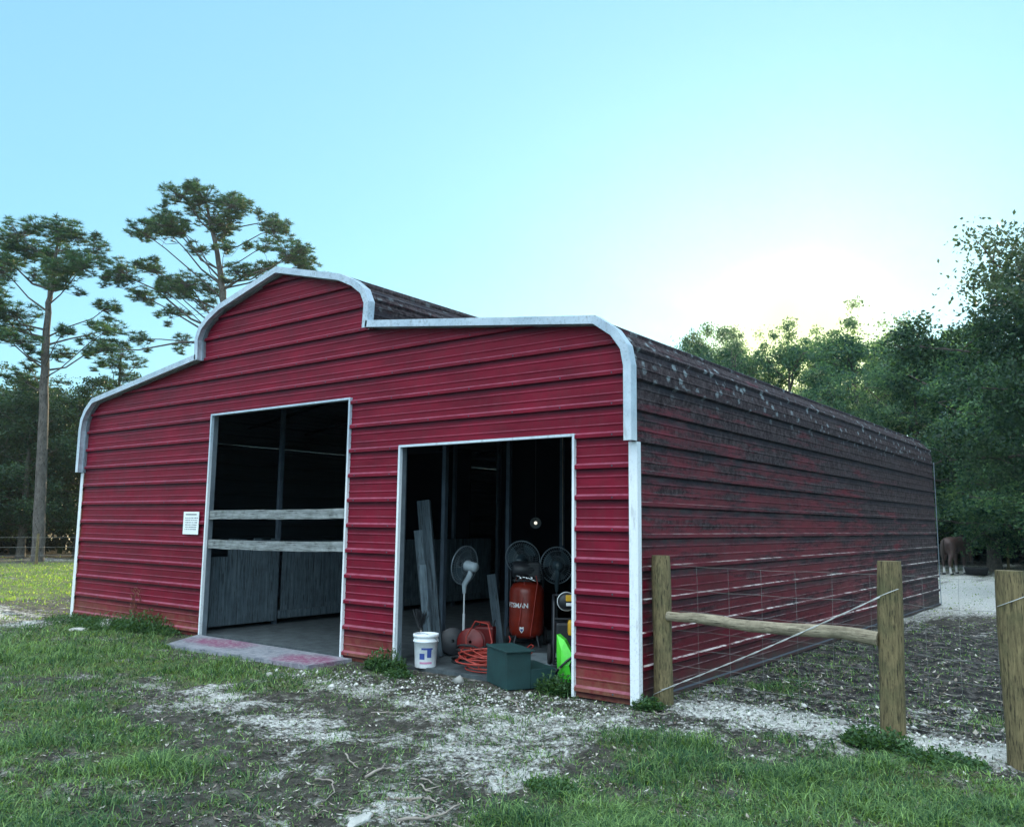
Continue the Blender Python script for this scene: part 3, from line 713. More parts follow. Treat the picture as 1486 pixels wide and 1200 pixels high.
for k in range(7): mb.box((.10, 0, .885+k*.032), (.19, .21, .010))
mb.box((0, 0, .865), (.36, .20, .03), bev=.005); mb.build('motor', MT['black'], cpx)
mb = MB(); mb.tube([(-.14, -.10, .87), (-.14, -.16, .93), (.02, -.17, .90), (.12, -.17, .86)], .013, 8)
for x in (-.08, .0, .07): mb.lathe([(0, 0), (.025, 0), (.028, .02), (0, .022)], 14, (x, -.16, .90), (0, -1, 0))
mb.build('gauges', MT['chrome'], cpx)
mb = MB(); mb.tube([(.12, -.13, .93), (.14, -.20, .84), (.12, -.245, .7), (.09, -.25, .45), (.05, -.25, .16)], .006, 6); mb.tube([(-.03, -.17, .85), (-.06, -.24, .6), (-.10, -.245, .3)], .006, 6); mb.build('air_hose', MT['cord'], cpx)
mb = MB(); mb.tube([(-.22, .12, .6), (-.22, .25, .95), (-.2, .30, 1.0), (.2, .30, 1.0), (.22, .25, .95), (.22, .12, .6)], .014, 8); mb.build('handle', MT['black'], cpx)
def text_mesh(txt, size):
    cu = bpy.data.curves.new('lettering', 'FONT'); cu.body = txt; cu.size = size; cu.align_x = 'CENTER'; cu.align_y = 'CENTER'; cu.extrude = 0; cu.offset = .0018
    o = bpy.data.objects.new('lettering', cu); COL.objects.link(o); bpy.context.view_layer.update()
    me = bpy.data.meshes.new_from_object(o.evaluated_get(bpy.context.evaluated_depsgraph_get())); bpy.data.objects.remove(o); bpy.data.curves.remove(cu); return me
me = text_mesh('CRAFTSMAN', .085)
for v in me.vertices:
    a = -math.pi/2-.95+v.co.x/.232; v.co = Vector((math.cos(a)*.2345, math.sin(a)*.2345, .545+v.co.y))
link('lettering', me, MT['white'], cpx)
def bentpoly(pts, a0, z0, r):
    mb = MB(); mb.add([(math.cos(a0+x/.232)*r, math.sin(a0+x/.232)*r, z0+z) for x, z in pts], [tuple(range(len(pts)))]); return mb
bentpoly([(-.028, .04), (0, .032), (.028, .04), (.028, -.005), (0, -.042), (-.028, -.005)], -math.pi/2-.28, .235, .2345).build('shield_decal', MT['white'], cpx)
bentpoly([(-.018, .012), (.018, .012), (.018, -.004), (0, -.024), (-.018, -.004)], -math.pi/2-.28, .235, .2358).build('shield_centre', MT['blue'], cpx)

# bucket
bk = empty('bucket', (8.01, .17, FZ-.01), .3, label='white plastic bucket with blue and pink print at the bay entrance', cat='bucket')
mb = MB(); mb.lathe([(0, 0), (.118, 0), (.120, .01), (.134, .28), (.146, .285), (.146, .30), (.137, .305), (.138, .335), (.148, .34), (.148, .37), (.140, .372), (.134, .36), (.118, .02), (0, .015)], 40); mb.build('body', MT['bucket'], bk)
mb = MB(); mb.tube([(.15*math.cos(a), .15*math.sin(a)-.03*math.sin(a), .29-.10*math.sin(a)) for a in [math.pi+math.pi*i/16 for i in range(17)]], .003, 6); mb.build('handle', MT['galv'], bk)
def onb(a0, z0, wd, h, name, m):
    n = 6; mb = MB(); vs = []
    for i in range(n+1):
        a = a0+(i/n-.5)*wd/.13
        for z in (z0, z0+h): r = .1205+.014*z/.28+.0016; vs.append((math.cos(a)*r, math.sin(a)*r, z))
    mb.add(vs, [(2*i, 2*i+2, 2*i+3, 2*i+1) for i in range(n)]); mb.build(name, m, bk)
onb(-1.45, .10, .06, .065, 'print', MT['blue']); onb(-.80, .12, .05, .09, 'print', MT['blue']); onb(-1.1, .05, .15, .022, 'print', MT['pink']); onb(-1.0, .205, .13, .02, 'print', MT['blue'])

# green step box
d1 = Vector((.47, -.27, 0)).normalized(); ang = math.atan2(d1.y, d1.x)
gb = empty('mounting_step', (9.235, -.095, .0), ang, label='dark green wooden mounting block with a lower step', cat='step')
mb = MB(); mb.box((0, .145, .185), (.54, .27, .37), bev=.006); mb.build('upper_block', MT['greenbox'], gb)
mb = MB(); mb.box((.03, .145, .376), (.57, .31, .016), bev=.004); mb.build('top_board', MT['greenbox'], gb)
mb = MB(); mb.box((0, .42, .095), (.53, .275, .19), bev=.006); mb.build('lower_step', MT['greenbox'], gb)

# hose reels, cord piles
def loop_pile(n, r0, r1, zmax, seed, squash=1.0, rad=.007):
    rr = random.Random(seed); pts = []; ph = rr.random()*6
    cx = cy = 0
    for i in range(n):
        r = rr.uniform(r0, r1); ox, oy = rr.uniform(-.06, .06), rr.uniform(-.06, .06); zb = zmax*i/n; tl = rr.uniform(0, .12); tp = rr.random()*6
        for k in range(16):
            a = ph+2*math.pi*k/16; pts.append((ox*k/16+math.cos(a)*r, (oy*k/16+math.sin(a)*r)*squash, .012+zb*(k/16*.5+.5)+max(0, tl*math.sin(a+tp))))
    return MB().tube(pts, rad, 6)
o = loop_pile(15, .16, .42, .26, 3).build('extension_cord', MT['cord']); o.location = (8.72, .50, FZ); tag(o, 'loose pile of orange-red extension cord heaped left of the green block', 'cord')
mb = MB(); mb.tube([(.0, 0, .02), (.12, .08, .22), (.02, .12, .42), (-.16, .10, .44), (-.26, .05, .25), (-.2, -.02, .03), (.05, -.05, .015), (.4, -.03, .012)], .010, 8)
o = mb.build('garden_hose', MT['cord']); o.location = (8.25, .85, FZ); tag(o, 'stiff orange hose standing in a high loop beside the bucket', 'hose')
for i, (loc, fx, lab) in enumerate((((7.95, 1.05, FZ), (.45, -.9), 'round red hose reel lying behind the orange cord pile'), ((7.72, .95, FZ), (.75, -.65), 'dark hose reel nearest behind the bucket'))):
    r = empty('hose_reel', loc, label=lab, cat='reel', group='hose reels on the bay floor'); f = Vector((fx[0], fx[1], .15)).normalized(); c = Vector((0, 0, .17+.0*i))
    for s in (-1, 1):
        mb = MB(); mb.lathe([(.02, -.006), (.16, -.008), (.168, 0), (.16, .008), (.02, .006)], 32, c+f*.07*s, f); mb.build('flange', MT['reel'] if i == 0 else MT['black'], r)
    mb = MB(); mb.lathe([(.09, -.065), (.12, -.06), (.125, 0), (.12, .06), (.09, .065)], 28, c, f); mb.build('drum', MT['reel'] if i == 0 else MT['black'], r)
# red plastic can behind the reel
cn = empty('fuel_can', (7.62, 1.72, FZ), .4, label='small red plastic can behind the round hose reel', cat='can')
mb = MB(); mb.box((0, 0, .14), (.26, .18, .28), bev=.03); mb.build('body', MT['reel'], cn)
mb = MB(); mb.tube([(-.08, 0, .27), (-.07, 0, .33), (.05, 0, .33), (.07, 0, .27)], .013, 8); mb.build('handle', MT['reel'], cn)
mb = MB(); mb.tube([(.1, 0, .27), (.13, 0, .36)], [.018, .01], 8); mb.build('spout', MT['black'], cn)

# leaning boards on the left
def lean(name, base, top, wdt, th, mat, label, cat, group=None, roll=0):
    b = Vector(base); t = Vector(top); d = t-b; ln = d.length; z = d.normalized(); x = Vector((math.cos(roll), math.sin(roll), 0)); x = (x-z*x.dot(z)).normalized(); y = z.cross(x)
    mb = MB(); mb.box((0, 0, ln/2), (wdt, th, ln), bev=min(.004, th/3)); o = mb.build(name, mat); Mx = Matrix((x, y, z)).transposed().to_4x4(); Mx.translation = b; o.matrix_world = Mx
    return tag(o, label, cat, group)
G = 'boards leaning inside the right bay'
lean('leaning_board', (7.66, .74, FZ), (7.36, .76, 1.92), .16, .10, MT['plank'], 'tallest thick grey board leaning inside the left jamb', 'board', G, .55)
lean('leaning_board', (7.76, .52, FZ), (7.52, .50, 1.55), .10, .03, MT['plank'], 'shorter narrow board leaning before the tallest grey board', 'board', G, .7)
lean('leaning_board', (7.86, .38, FZ), (7.80, .30, 1.15), .09, .03, MT['plank'], 'lowest leaning board close against the left jamb', 'board', G, .9)
lean('leaning_board', (7.60, 2.05, FZ), (7.40, 2.10, .95), .12, .03, MT['plank'], 'short grey board leaning left of the compressor', 'board', G, .5)
#lean('leaning_board', (7.45, 2.25, FZ), (7.22, 2.30, .85), .22, .02, MT['tube'], 'wide dark panel leaning farthest left of the compressor', 'panel', G, .5)

# lime green plastic thing: a limp folded feed sack held by a strap
lg = empty('feed_sack', (9.70, .42, FZ), .2, label='lime green plastic sack propped against the right jamb', cat='sack')
mb = MB(); pr = [(-.02, .02, .0), (.14, .0, .0), (.12, -.05, .18), (.16, -.02, .26), (.05, .0, .42), (-.05, .03, .47), (-.06, .05, .25), (-.05, .05, .1)]
n = len(pr); vs = [(x, y-.03, z) for x, y, z in pr]+[(x*.9, y+.05, z) for x, y, z in pr]+[(.04, -.09, .16), (.03, -.07, .33)]
fs = [(i, (i+1) % n, n+(i+1) % n, n+i) for i in range(n)]+[(i, 2*n, (i+1) % n) for i in (0, 1, 6, 7)]+[(2, 2*n, 2*n+1), (2, 2*n+1, 3), (3, 2*n+1, 4), (4, 2*n+1, 5), (5, 2*n+1, 6), (6, 2*n+1, 2*n)]+[tuple(range(2*n-1, n-1, -1))]
mb.add(vs, [tuple(reversed(f)) for f in fs]); mb.build('body', MT['lime'], lg)
mb = MB(); mb.tube([(-.08, -.02, .02), (.02, -.115, .14), (.10, -.10, .22), (.19, -.03, .30)], .012, 8); mb.build('strap', MT['black'], lg)

# yellow and black machine at the right jamb
gn = empty('pressure_washer', (9.27, 1.20, FZ), math.atan2(.593, .805), label='black machine with yellow engine cover half hidden behind the right jamb', cat='machine')
mb = MB(); 
for s in (-1, 1): mb.tube([(s*.17, -.15, .06), (s*.17, -.15, .72), (s*.17, .02, .80), (s*.17, .2, .72), (s*.17, .2, .06), (s*.17, -.15, .06)], .015, 8)
for y, z in ((-.15, .06), (.2, .06), (-.15, .55), (.02, .80)): mb.tube([(-.17, y, z), (.17, y, z)], .013, 8)
mb.build('frame', MT['black'], gn)
mb = MB(); mb.box((0, 0, .34), (.30, .28, .34), bev=.03); mb.build('engine_block', MT['black'], gn)
mb = MB(); mb.lathe([(0, .07), (.07, .07), (.10, .04), (.10, 0), (0, 0)], 28, (-.03, -.15, .75), (0, -1, 0)); mb.build('engine_cover', MT['black'], gn)
mb = MB(); mb.lathe([(.10, -.006), (.108, 0), (.10, .006)], 28, (-.03, -.20, .75), (0, -1, 0)); mb.build('rim', MT['white'], gn)
mb = MB(); mb.box((.04, -.23, .79), (.16, .05, .07), bev=.012); mb.build('top_cover', MT['yellow'], gn)
mb = MB(); mb.box((.04, -.235, .72), (.15, .04, .035), bev=.008); mb.build('label_bar', MT['white'], gn)
mb = MB(); mb.box((.03, -.19, .46), (.09, .09, .17), bev=.03); mb.build('soap_tank', MT['yellow'], gn)
for s in (-1, 1):
    mb = MB(); mb.lathe([(.02, -.025), (.10, -.025), (.12, -.01), (.12, .01), (.10, .025), (.02, .025)], 24, (s*.21, .12, .12), (1, 0, 0)); mb.build('wheel', MT['rubber'], gn)

# flat grey panel on the floor, round lamp, hanging cord
mb = MB(); mb.box((0, 0, .012), (1.1, .8, .022), bev=.003); o = mb.build('floor_panel', MT['sheet']); o.location = (9.0, 1.55, FZ); o.rotation_euler = (0, 0, .5); tag(o, 'flat grey sheet lying on the floor behind the green block', 'sheet')
lp = empty('round_lamp', (7.10, 3.55, 1.66), label='round lamp with glinting lens hanging in the dark bay', cat='lamp')
mb = MB(); mb.lathe([(0, -.10), (.03, -.10), (.04, -.06), (.085, 0), (.088, .008), (.080, .008)], 28, (0, 0, 0), (.6, -.8, 0)); mb.build('lamp_shade', MT['blade'], lp)
mb = MB(); mb.lathe([(0, .03), (.02, .025), (.026, 0), (.02, -.03), (0, -.03)], 16, (0, 0, 0), (.6, -.8, 0))
t = NT('glint_bulb'); t.base((.9, .9, .8)); t.b.inputs['Emission Color'].default_value = (1, .95, .8, 1); t.b.inputs['Emission Strength'].default_value = .5; mb.build('bulb', t.m, lp)  # faint glow stands in for a glint on the lamp
mb = MB(); mb.tube([(0, 0, .02), (-.04, .04, .8), (0, .0, 2.3)], .004, 5); mb.build('cord', MT['black'], lp)
mb = MB(); mb.tube([(8.03, 2.9, 3.85), (8.04, 2.9, 2.6), (8.03, 2.92, 1.35)], .006, 6); o = mb.build('hanging_rope', MT['stick']); tag(o, 'thin cord hanging straight down behind the compressor', 'cord')
# dark canvas and hose heap by the left jamb
o = loop_pile(7, .12, .2, .22, 8, rad=.014).build('hose', MT['rubber']); o.location = (8.22, .70, FZ); tag(o, 'black rubber hose coiled on the floor right of the bucket', 'hose')
tb = empty('long_handled_broom', (7.90, .22, FZ), label='dark broom leaning upside down between left jamb and bucket', cat='broom')
mb = MB(); mb.tube([(0, 0, .0), (-.10, .08, .42)], .013, 8); mb.build('handle', MT['stick'], tb)
mb = MB()
rr = random.Random(5)
for i in range(70): mb.tube([(-.10+rr.uniform(-.03, .03), .08+rr.uniform(-.03, .03), .38), (-.11+rr.uniform(-.10, .10), .08+rr.uniform(-.06, .06), .56+rr.uniform(-.05, .05))], .004, 3)
mb.build('bristles', MT['black'], tb)

# ---------------------------------------------------------------- fence
fe = empty('wire_fence', (10.97, .25, 0), label='field wire fence on rough round wooden posts beside the barn', cat='fence')
FP = [((10.97, .25), 1.36, .093), ((12.97, .25), 1.38, .100), ((13.88, .02), 1.35, .104), ((15.9, -.5), 1.36, .10)]
def fpost(xy, h, r, seed):
    rr = random.Random(seed); mb = MB(); n = 20; lv = 14; vs = []; lx, ly = rr.uniform(-.02, .02), rr.uniform(-.01, .01)
    ph = [rr.uniform(-1, 1) for _ in range(n)]
    for i in range(lv+1):
        z = -.1+(h+.1)*i/lv
        for j in range(n):
            a = 2*math.pi*j/n; q = r*(1+.05*ph[j]+.03*math.sin(a*2+i*.5+seed)+rr.uniform(-.015, .015))*(1-.05*i/lv)
            if i == lv: q *= .96
            vs.append((xy[0]-10.97+lx*z+math.cos(a)*q, xy[1]-.25+ly*z+math.sin(a)*q, z))
    fs = [(i*n+j, i*n+(j+1) % n, (i+1)*n+(j+1) % n, (i+1)*n+j) for i in range(lv) for j in range(n)]
    mb.add(vs, fs, True); mb.add(vs[-n:], [tuple(range(n))]); return mb.build('post', MT['post'], fe)
for i, (xy, h, r) in enumerate(FP): fpost(xy, h, r, i+1)
mb = MB(); a = Vector((.06, -.02, .80)); b = Vector((1.93, -.05, .775)); rr = random.Random(2)
pp = [a.lerp(b, i/14)+Vector((0, rr.uniform(-.004, .004), .012*math.sin(i*.7)+rr.uniform(-.004, .004))) for i in range(15)]
mb.tube(pp, [.045+.010*i/14+rr.uniform(-.003, .003) for i in range(15)], 14); mb.build('brace_rail', MT['rail'], fe)
mb = MB()
def P3(i): return Vector((FP[i][0][0]-10.97, FP[i][0][1]-.25, 0))
rr = random.Random(12)
for i in range(3):
    p, q = P3(i), P3(i+1); n = Vector(((q-p).y, -(q-p).x, 0)).normalized()*.0
    off = Vector((0, .10, 0))
    for z in (1.27, 1.05, .85, .67, .50, .35, .22, .10):
        sag = rr.uniform(.004, .02); zz = z if i < 2 or True else z
        mb.tube([p.lerp(q, t/10)+off+Vector((0, .008*math.sin(t*1.3+z*9), zz-sag*4*(t/10)*(1-t/10)+.004*math.sin(t*2+z*5))) for t in range(11)], .0016, 4)
    k = int((q-p).length/.29)
    for j in range(1, k+1):
        f = j/(k+.5); wob = rr.uniform(-.02, .02)
        mb.tube([p.lerp(q, f)+off+Vector((wob*math.sin(z*3)*.5, .006*math.sin(z*8), z)) for z in (.08, .22, .35, .50, .67, .85, 1.05, 1.265)], .0013, 4)
mb.build('field_wire', MT['wire'], fe)
mb = MB()
a = Vector((.03, -.10, .14)); b = Vector((1.97, -.10, 1.10))
for s in (-1, 1): mb.tube([a.lerp(b, t/30)+Vector((0, s*.004*math.sin(t*1.6), s*.005*math.cos(t*1.6)-.02*math.sin(math.pi*t/30))) for t in range(31)], .0032, 5)
for (cx, cy, z, r) in ((2.0, 0, 1.12, .104), (2.91, -.23, 1.14, .108), (0, 0, .12, .098)):
    mb.tube([(cx+r*math.cos(t), cy+r*math.sin(t), z+.05*math.cos(t)) for t in [2*math.pi*i/20 for i in range(20)]], .003, 5, closed=True)
mb.build('brace_wire', MT['brightwire'], fe)

# ---------------------------------------------------------------- stones and sticks
def stone(loc, s, seed, label):
    rr = random.Random(seed); bm = bmesh.new(); bmesh.ops.create_icosphere(bm, subdivisions=2, radius=1)
    for v in bm.verts: v.co = Vector((v.co.x*s[0], v.co.y*s[1], v.co.z*s[2]))*(1+rr.uniform(-.14, .14))
    me = bpy.data.meshes.new('stone'); bm.to_mesh(me); bm.free(); o = link('stone', me, MT['stone']); o.location = loc; o.rotation_euler = (0, 0, rr.random()*3); tag(o, label, 'stone', 'pale stones lying on the ground')
def onG(x, y, dz=0): return (x, y, float(height(np.array([x]), np.array([y]))[0])+dz)
for i, (x, y, s, lab) in enumerate([(1.35, -.12, (.16, .10, .07), 'largest white stone in the weeds by the left wall'), (1.75, -.35, (.10, .07, .05), 'small white stone just right of the largest in the weeds'),
        (1.75, -.75, (.14, .09, .04), 'low grey stone in grass before the weedy wall'), (11.13, -3.66, (.11, .045, .02), 'flat pale stone half buried at the bottom edge of the lawn'),
        (9.75, -.55, (.035, .03, .02), 'walnut-sized pale stone in gravel before the right bay'), (10.35, -.75, (.045, .03, .02), 'pale stone in gravel nearest the red corner wall'), (7.0, -1.2, (.05, .04, .025), 'little white stone below the concrete apron corner')]):
    stone(onG(x, y, s[2]*.3), s, i, lab)
STK = [[(10.09, -2.85), (10.23, -2.91), (10.34, -2.96)], [(10.51, -3.05), (10.5, -2.89), (10.51, -2.75)], [(10.93, -2.98), (11.03, -3.03), (11.09, -3.04)], [(10.86, -2.9), (11.02, -2.94)],
       [(10.98, -3.25), (11.09, -3.21), (11.18, -3.15), (11.24, -3.16)], [(11.3, -3.55), (11.37, -3.34), (11.39, -3.12)], [(10.36, -3.35), (10.47, -3.3), (10.6, -3.39), (10.7, -3.55)], [(9.82, -.61), (10.19, -.92), (10.46, -1.13)],
       [(9.27, -1.84), (9.5, -1.64)], [(10.94, -3.58), (11.05, -3.58)], [(11.54, -3.35), (11.69, -3.36)], [(11.12, -2.85), (11.07, -2.72)], [(10.9, .05), (11.15, -.2), (11.25, -.12)]]
SL = ['short forked stick left of the stick scatter', 'straight stick with pale bark in the middle of the dirt', 'small bent stick right of the straight pale one', 'tiny stick lying just above the small bent stick',
      'pale stick lying level in the stick scatter', 'longest dark stick, rightmost at the bottom edge', 'curved pale stick hooked like a sickle', 'long thin twig lying before the right bay',
      'dark twig lying alone below the apron', 'stub of a stick by the flat pale stone', 'short stick at the bottom right of the scatter', 'upright-leaning little twig above the scatter', 'twig on the sand at the foot of the nearest fence post']
for i, p in enumerate(STK):
    rr = random.Random(i+50); pts = []
    for (x0, y0), (x1, y1) in zip(p[:-1], p[1:]):
        for k in range(4): f = k/4; pts.append(Vector(onG(x0+(x1-x0)*f+rr.uniform(-.006, .006), y0+(y1-y0)*f+rr.uniform(-.006, .006), .012+rr.uniform(0, .006))))
    pts.append(Vector(onG(*p[-1], .014))); r0 = .011 if i in (5, 1, 4) else .007
    mb = MB(); mb.tube([q-pts[0] for q in pts], [r0*(1-.6*k/len(pts)) for k in range(len(pts))], 6)
    m = len(pts)//2; q = pts[m]-pts[0]; mb.tube([q, q+Vector((rr.uniform(-.08, .08), rr.uniform(-.08, .08), .02))], [r0*.6, r0*.3], 5)
    o = mb.build('stick', MT['stick']); o.location = pts[0]; tag(o, SL[i], 'stick', 'dead sticks on the ground')

# ---------------------------------------------------------------- weeds
def weed(loc, rad, h, n, seed, label, stems=0, lw=.012):
    r = np.random.default_rng(seed); e = empty('weed', loc, label=label, cat='weed', group='weeds growing at the barn and fence')
    an = r.uniform(0, 2*math.pi, n); rr_ = rad*np.sqrt(r.random(n)); x = rr_*np.cos(an); y = rr_*np.sin(an)*.6; hh = h*(1-.7*(rr_/rad)**2)*r.uniform(.3, 1, n)
    z = r.random(n)*hh; L_ = r.uniform(.03, .09, n)*(h/.3)**.5; d = r.uniform(0, 6.28, n); el = r.uniform(-.2, 1.3, n)
    D = np.stack([np.cos(d)*np.cos(el), np.sin(d)*np.cos(el), np.sin(el)], 1); Pp = np.stack([-np.sin(d), np.cos(d), r.uniform(-.4, .4, n)], 1)*lw*r.uniform(.5, 1.2, (n, 1))
    C = np.stack([x, y, z], 1); Q = np.stack([C, C+D*L_[:, None]*.5+Pp, C+D*L_[:, None]-np.array([0, 0, .01]), C+D*L_[:, None]*.5-Pp], 1).reshape(-1, 3)
    np_mesh('leaves', Q, np.arange(4*n).reshape(n, 4), MT['weed'], e, tone=np.clip(r.normal(.35, .25, n)+z/h*.2, 0, 1))
    mb = MB()
    for i in range(max(8, stems)):
        a = r.uniform(0, 6.28); q = rad*.6*r.random(); hx = h*r.uniform(.5, 1.0); mb.tube([(q*math.cos(a), q*.6*math.sin(a), 0), (1.15*q*math.cos(a), .7*q*math.sin(a), hx*.6), (1.5*q*math.cos(a), .9*q*math.sin(a), hx)], [.004, .003, .0015], 4)
    mb.build('stems', MT['stick'] if stems else MT['weed'], e)
for a in [((2.55, -.14, 0), .62, .34, 2600, 1, 'bushy dark weed against the red wall left of the bay'), ((1.75, -.28, 0), .75, .22, 2000, 2, 'low spreading weed around the white stones'), ((.75, -.30, 0), .7, .14, 1300, 3, 'lowest weed patch near the left barn corner'),
          ((3.15, -.22, 0), .35, .16, 700, 4, 'small weed next to the apron and left door jamb'), ((7.74, -.20, 0), .30, .30, 1200, 5, 'spiky dark weed before the bucket at the bay jamb'), ((9.92, .02, 0), .22, .24, 800, 6, 'weed growing before the lime green sack'),
          ((10.95, -.02, 0), .16, .13, 600, 7, 'little weed at the foot of the white corner trim'), ((12.93, -.10, 0), .26, .20, 1300, 8, 'leafy weed at the foot of the middle fence post'), ((8.15, -.38, 0), .2, .10, 500, 9, 'tiny weed in front of the white bucket'),
          ((11.62, -2.5, 0), .20, .07, 900, 10, 'round green tuft alone in the bare dirt'), ((13.4, -.25, 0), .3, .12, 900, 11, 'grassy weed between the middle and right fence posts')]:
    weed(*a)
rq = random.Random(3); e = empty('dead_weed_stalk', (2.20, -.10, 0), label='thin dry reddish weed stalk standing against the wall', cat='weed'); mb = MB()
for i in range(5): x = rq.uniform(-.15, .15); mb.tube([(0, 0, 0), (x*.4, -.02, .25), (x, -.02, rq.uniform(.4, .6))], [.005, .004, .002], 5)
mb.build('stems', simple('dry_red_stalk', (.14, .05, .03), .9), e)
mb = MB()
for i in range(60): x, z = rq.uniform(-.16, .16), rq.uniform(.3, .6); mb.add([(x, -.02, z), (x+rq.uniform(-.03, .03), -.04, z+.03), (x+.01, -.03, z-.02)], [(0, 1, 2)])
mb.build('seed_heads', simple('dry_seed_head', (.16, .07, .04), .9), e)

# ---------------------------------------------------------------- trees
def leaf_quads(r, C, rad, n, size):
    # n leaves in ellipsoids C (k,3) rad (k,3); denser near the surface
    k = len(C); which = r.integers(0, k, n); d = r.normal(size=(n, 3)); d /= np.linalg.norm(d, axis=1)[:, None]; q = r.random(n)**.45
    P = C[which]+d*rad[which]*q[:, None]
    a = r.normal(size=(n, 3)); a /= np.linalg.norm(a, axis=1)[:, None]; b = r.normal(size=(n, 3)); b -= a*(a*b).sum(1)[:, None]; b /= np.linalg.norm(b, axis=1)[:, None]
    s = size*r.uniform(.6, 1.3, n)[:, None]
    Q = np.stack([P-a*s, P+b*s*.55, P+a*s, P-b*s*.55], 1).reshape(-1, 3)
    ct = r.uniform(-.32, .32, k); tone = np.clip(.42+ct[which]+r.normal(0, .2, n), 0, 1)
    return Q, np.arange(4*n).reshape(n, 4), tone
def broad_tree(seed, H, R, h0, nc=200, nl=15000, leafs=.15, tr=.22, mat='leaf', cr=(.3, .6), spr=.17):
    r = np.random.default_rng(seed); e = empty('oak_tree')
    # limbs leave the trunk and fork; leaf sprays gather loosely round the twigs
    lx, ly = r.uniform(-.3, .3, 2); tp = Vector((lx, ly, h0+(H-h0)*.80))
    tk = [Vector((0, 0, -.1)), Vector((lx*.15, ly*.1, h0*.5)), Vector((lx*.3, ly*.5, h0+(H-h0)*.3)), tp]
    mb = MB(); mb.tube(tk, [tr*1.35, tr, tr*.7, tr*.15], 10); C = []
    nl_ = 26
    for i in range(nl_):
        f = (i+r.random())/nl_; z0 = h0*.75+(tp.z-h0*.75)*f; s = Vector((lx*f, ly*f, z0)); a = i*2.4+r.uniform(-.4, .4)
        prof = math.sin(math.pi*min(1, .22+.80*f))**.7; ln = R*prof*r.uniform(.70, 1.18); up = (.10+.9*f)*ln*r.uniform(.5, 1.1)
        q = s+Vector((math.cos(a)*ln, math.sin(a)*ln, up)); m = s.lerp(q, .5)+Vector((r.uniform(-.2, .2), r.uniform(-.2, .2), r.uniform(-.1, .4)))
        mb.tube([s, m, q], [tr*.32*(1-f*.6), tr*.17, .02], 5, caps=False)
        k = int(nc/nl_)
        for _ in range(k):
            g = r.uniform(.30, 1.08); b = (s.lerp(m, g*2) if g < .5 else m.lerp(q, g*2-1)); w_ = R*spr
            c = b+Vector((r.normal(0, w_), r.normal(0, w_), r.normal(.10, w_*.8))); C.append((c, r.uniform(*cr)))
            if _ % 3 == 0: mb.tube([b, b.lerp(c, .6)+Vector((0, 0, .05)), c], [.03, .02, .008], 3, caps=False)
    for _ in range(int(nc*.08)): C.append((tp+Vector((r.normal(0, .45), r.normal(0, .45), r.uniform(-.4, (H-tp.z)))), r.uniform(*cr)*.8))
    P = np.array([tuple(c) for c, _ in C]); rad = np.array([[q*1.1, q*1.1, q*.75] for _, q in C])
    k = len(P); which = r.integers(0, k, nl); Q0 = P[which]+r.normal(size=(nl, 3))*rad[which]*.62
    Q0 = Q0[Q0[:, 2] > h0*.55]; which = which[:len(Q0)]; n = len(Q0)
    a = r.normal(size=(n, 3)); a /= np.linalg.norm(a, axis=1)[:, None]; b = r.normal(size=(n, 3)); b -= a*(a*b).sum(1)[:, None]; b /= np.linalg.norm(b, axis=1)[:, None]
    s_ = leafs*r.uniform(.6, 1.3, n)[:, None]; Q = np.stack([Q0-a*s_, Q0+b*s_*.55, Q0+a*s_, Q0-b*s_*.55], 1).reshape(-1, 3)
    tone = np.clip(.42+.25*np.sin(Q0[:, 0]*2.1+seed)*np.sin(Q0[:, 1]*1.9)*np.sin(Q0[:, 2]*2.3)+r.normal(0, .22, n), 0, 1)
    np_mesh('crown', Q, np.arange(4*n).reshape(n, 4), MT[mat], e, tone=tone)
    mb.build('trunk', MT['obark'], e); return e
def dup(root, loc, rz, sc, label, group, cat='tree'):
    r = root.copy(); COL.objects.link(r); r.location = loc; r.rotation_euler = (0, 0, rz); r.scale = sc
    for ch in root.children:
        c = ch.copy(); COL.objects.link(c); c.parent = r; c.matrix_parent_inverse = ch.matrix_parent_inverse
    return tag(r, label, cat, group)
T = [broad_tree(11, 12, 3.6, 2.0, 200, 32000, .080), broad_tree(12, 12, 3.2, 2.6, 130, 16000, .078), broad_tree(13, 12, 4.2, 1.4, 260, 44000, .080), broad_tree(14, 12, 3.0, 3.0, 110, 9500, .075, cr=(.22, .45))]
used = set()
GR = 'trees beyond the paddock on the right'; GL = 'trees of the wood on the left'; GB = 'trees standing out of sight behind the barn'
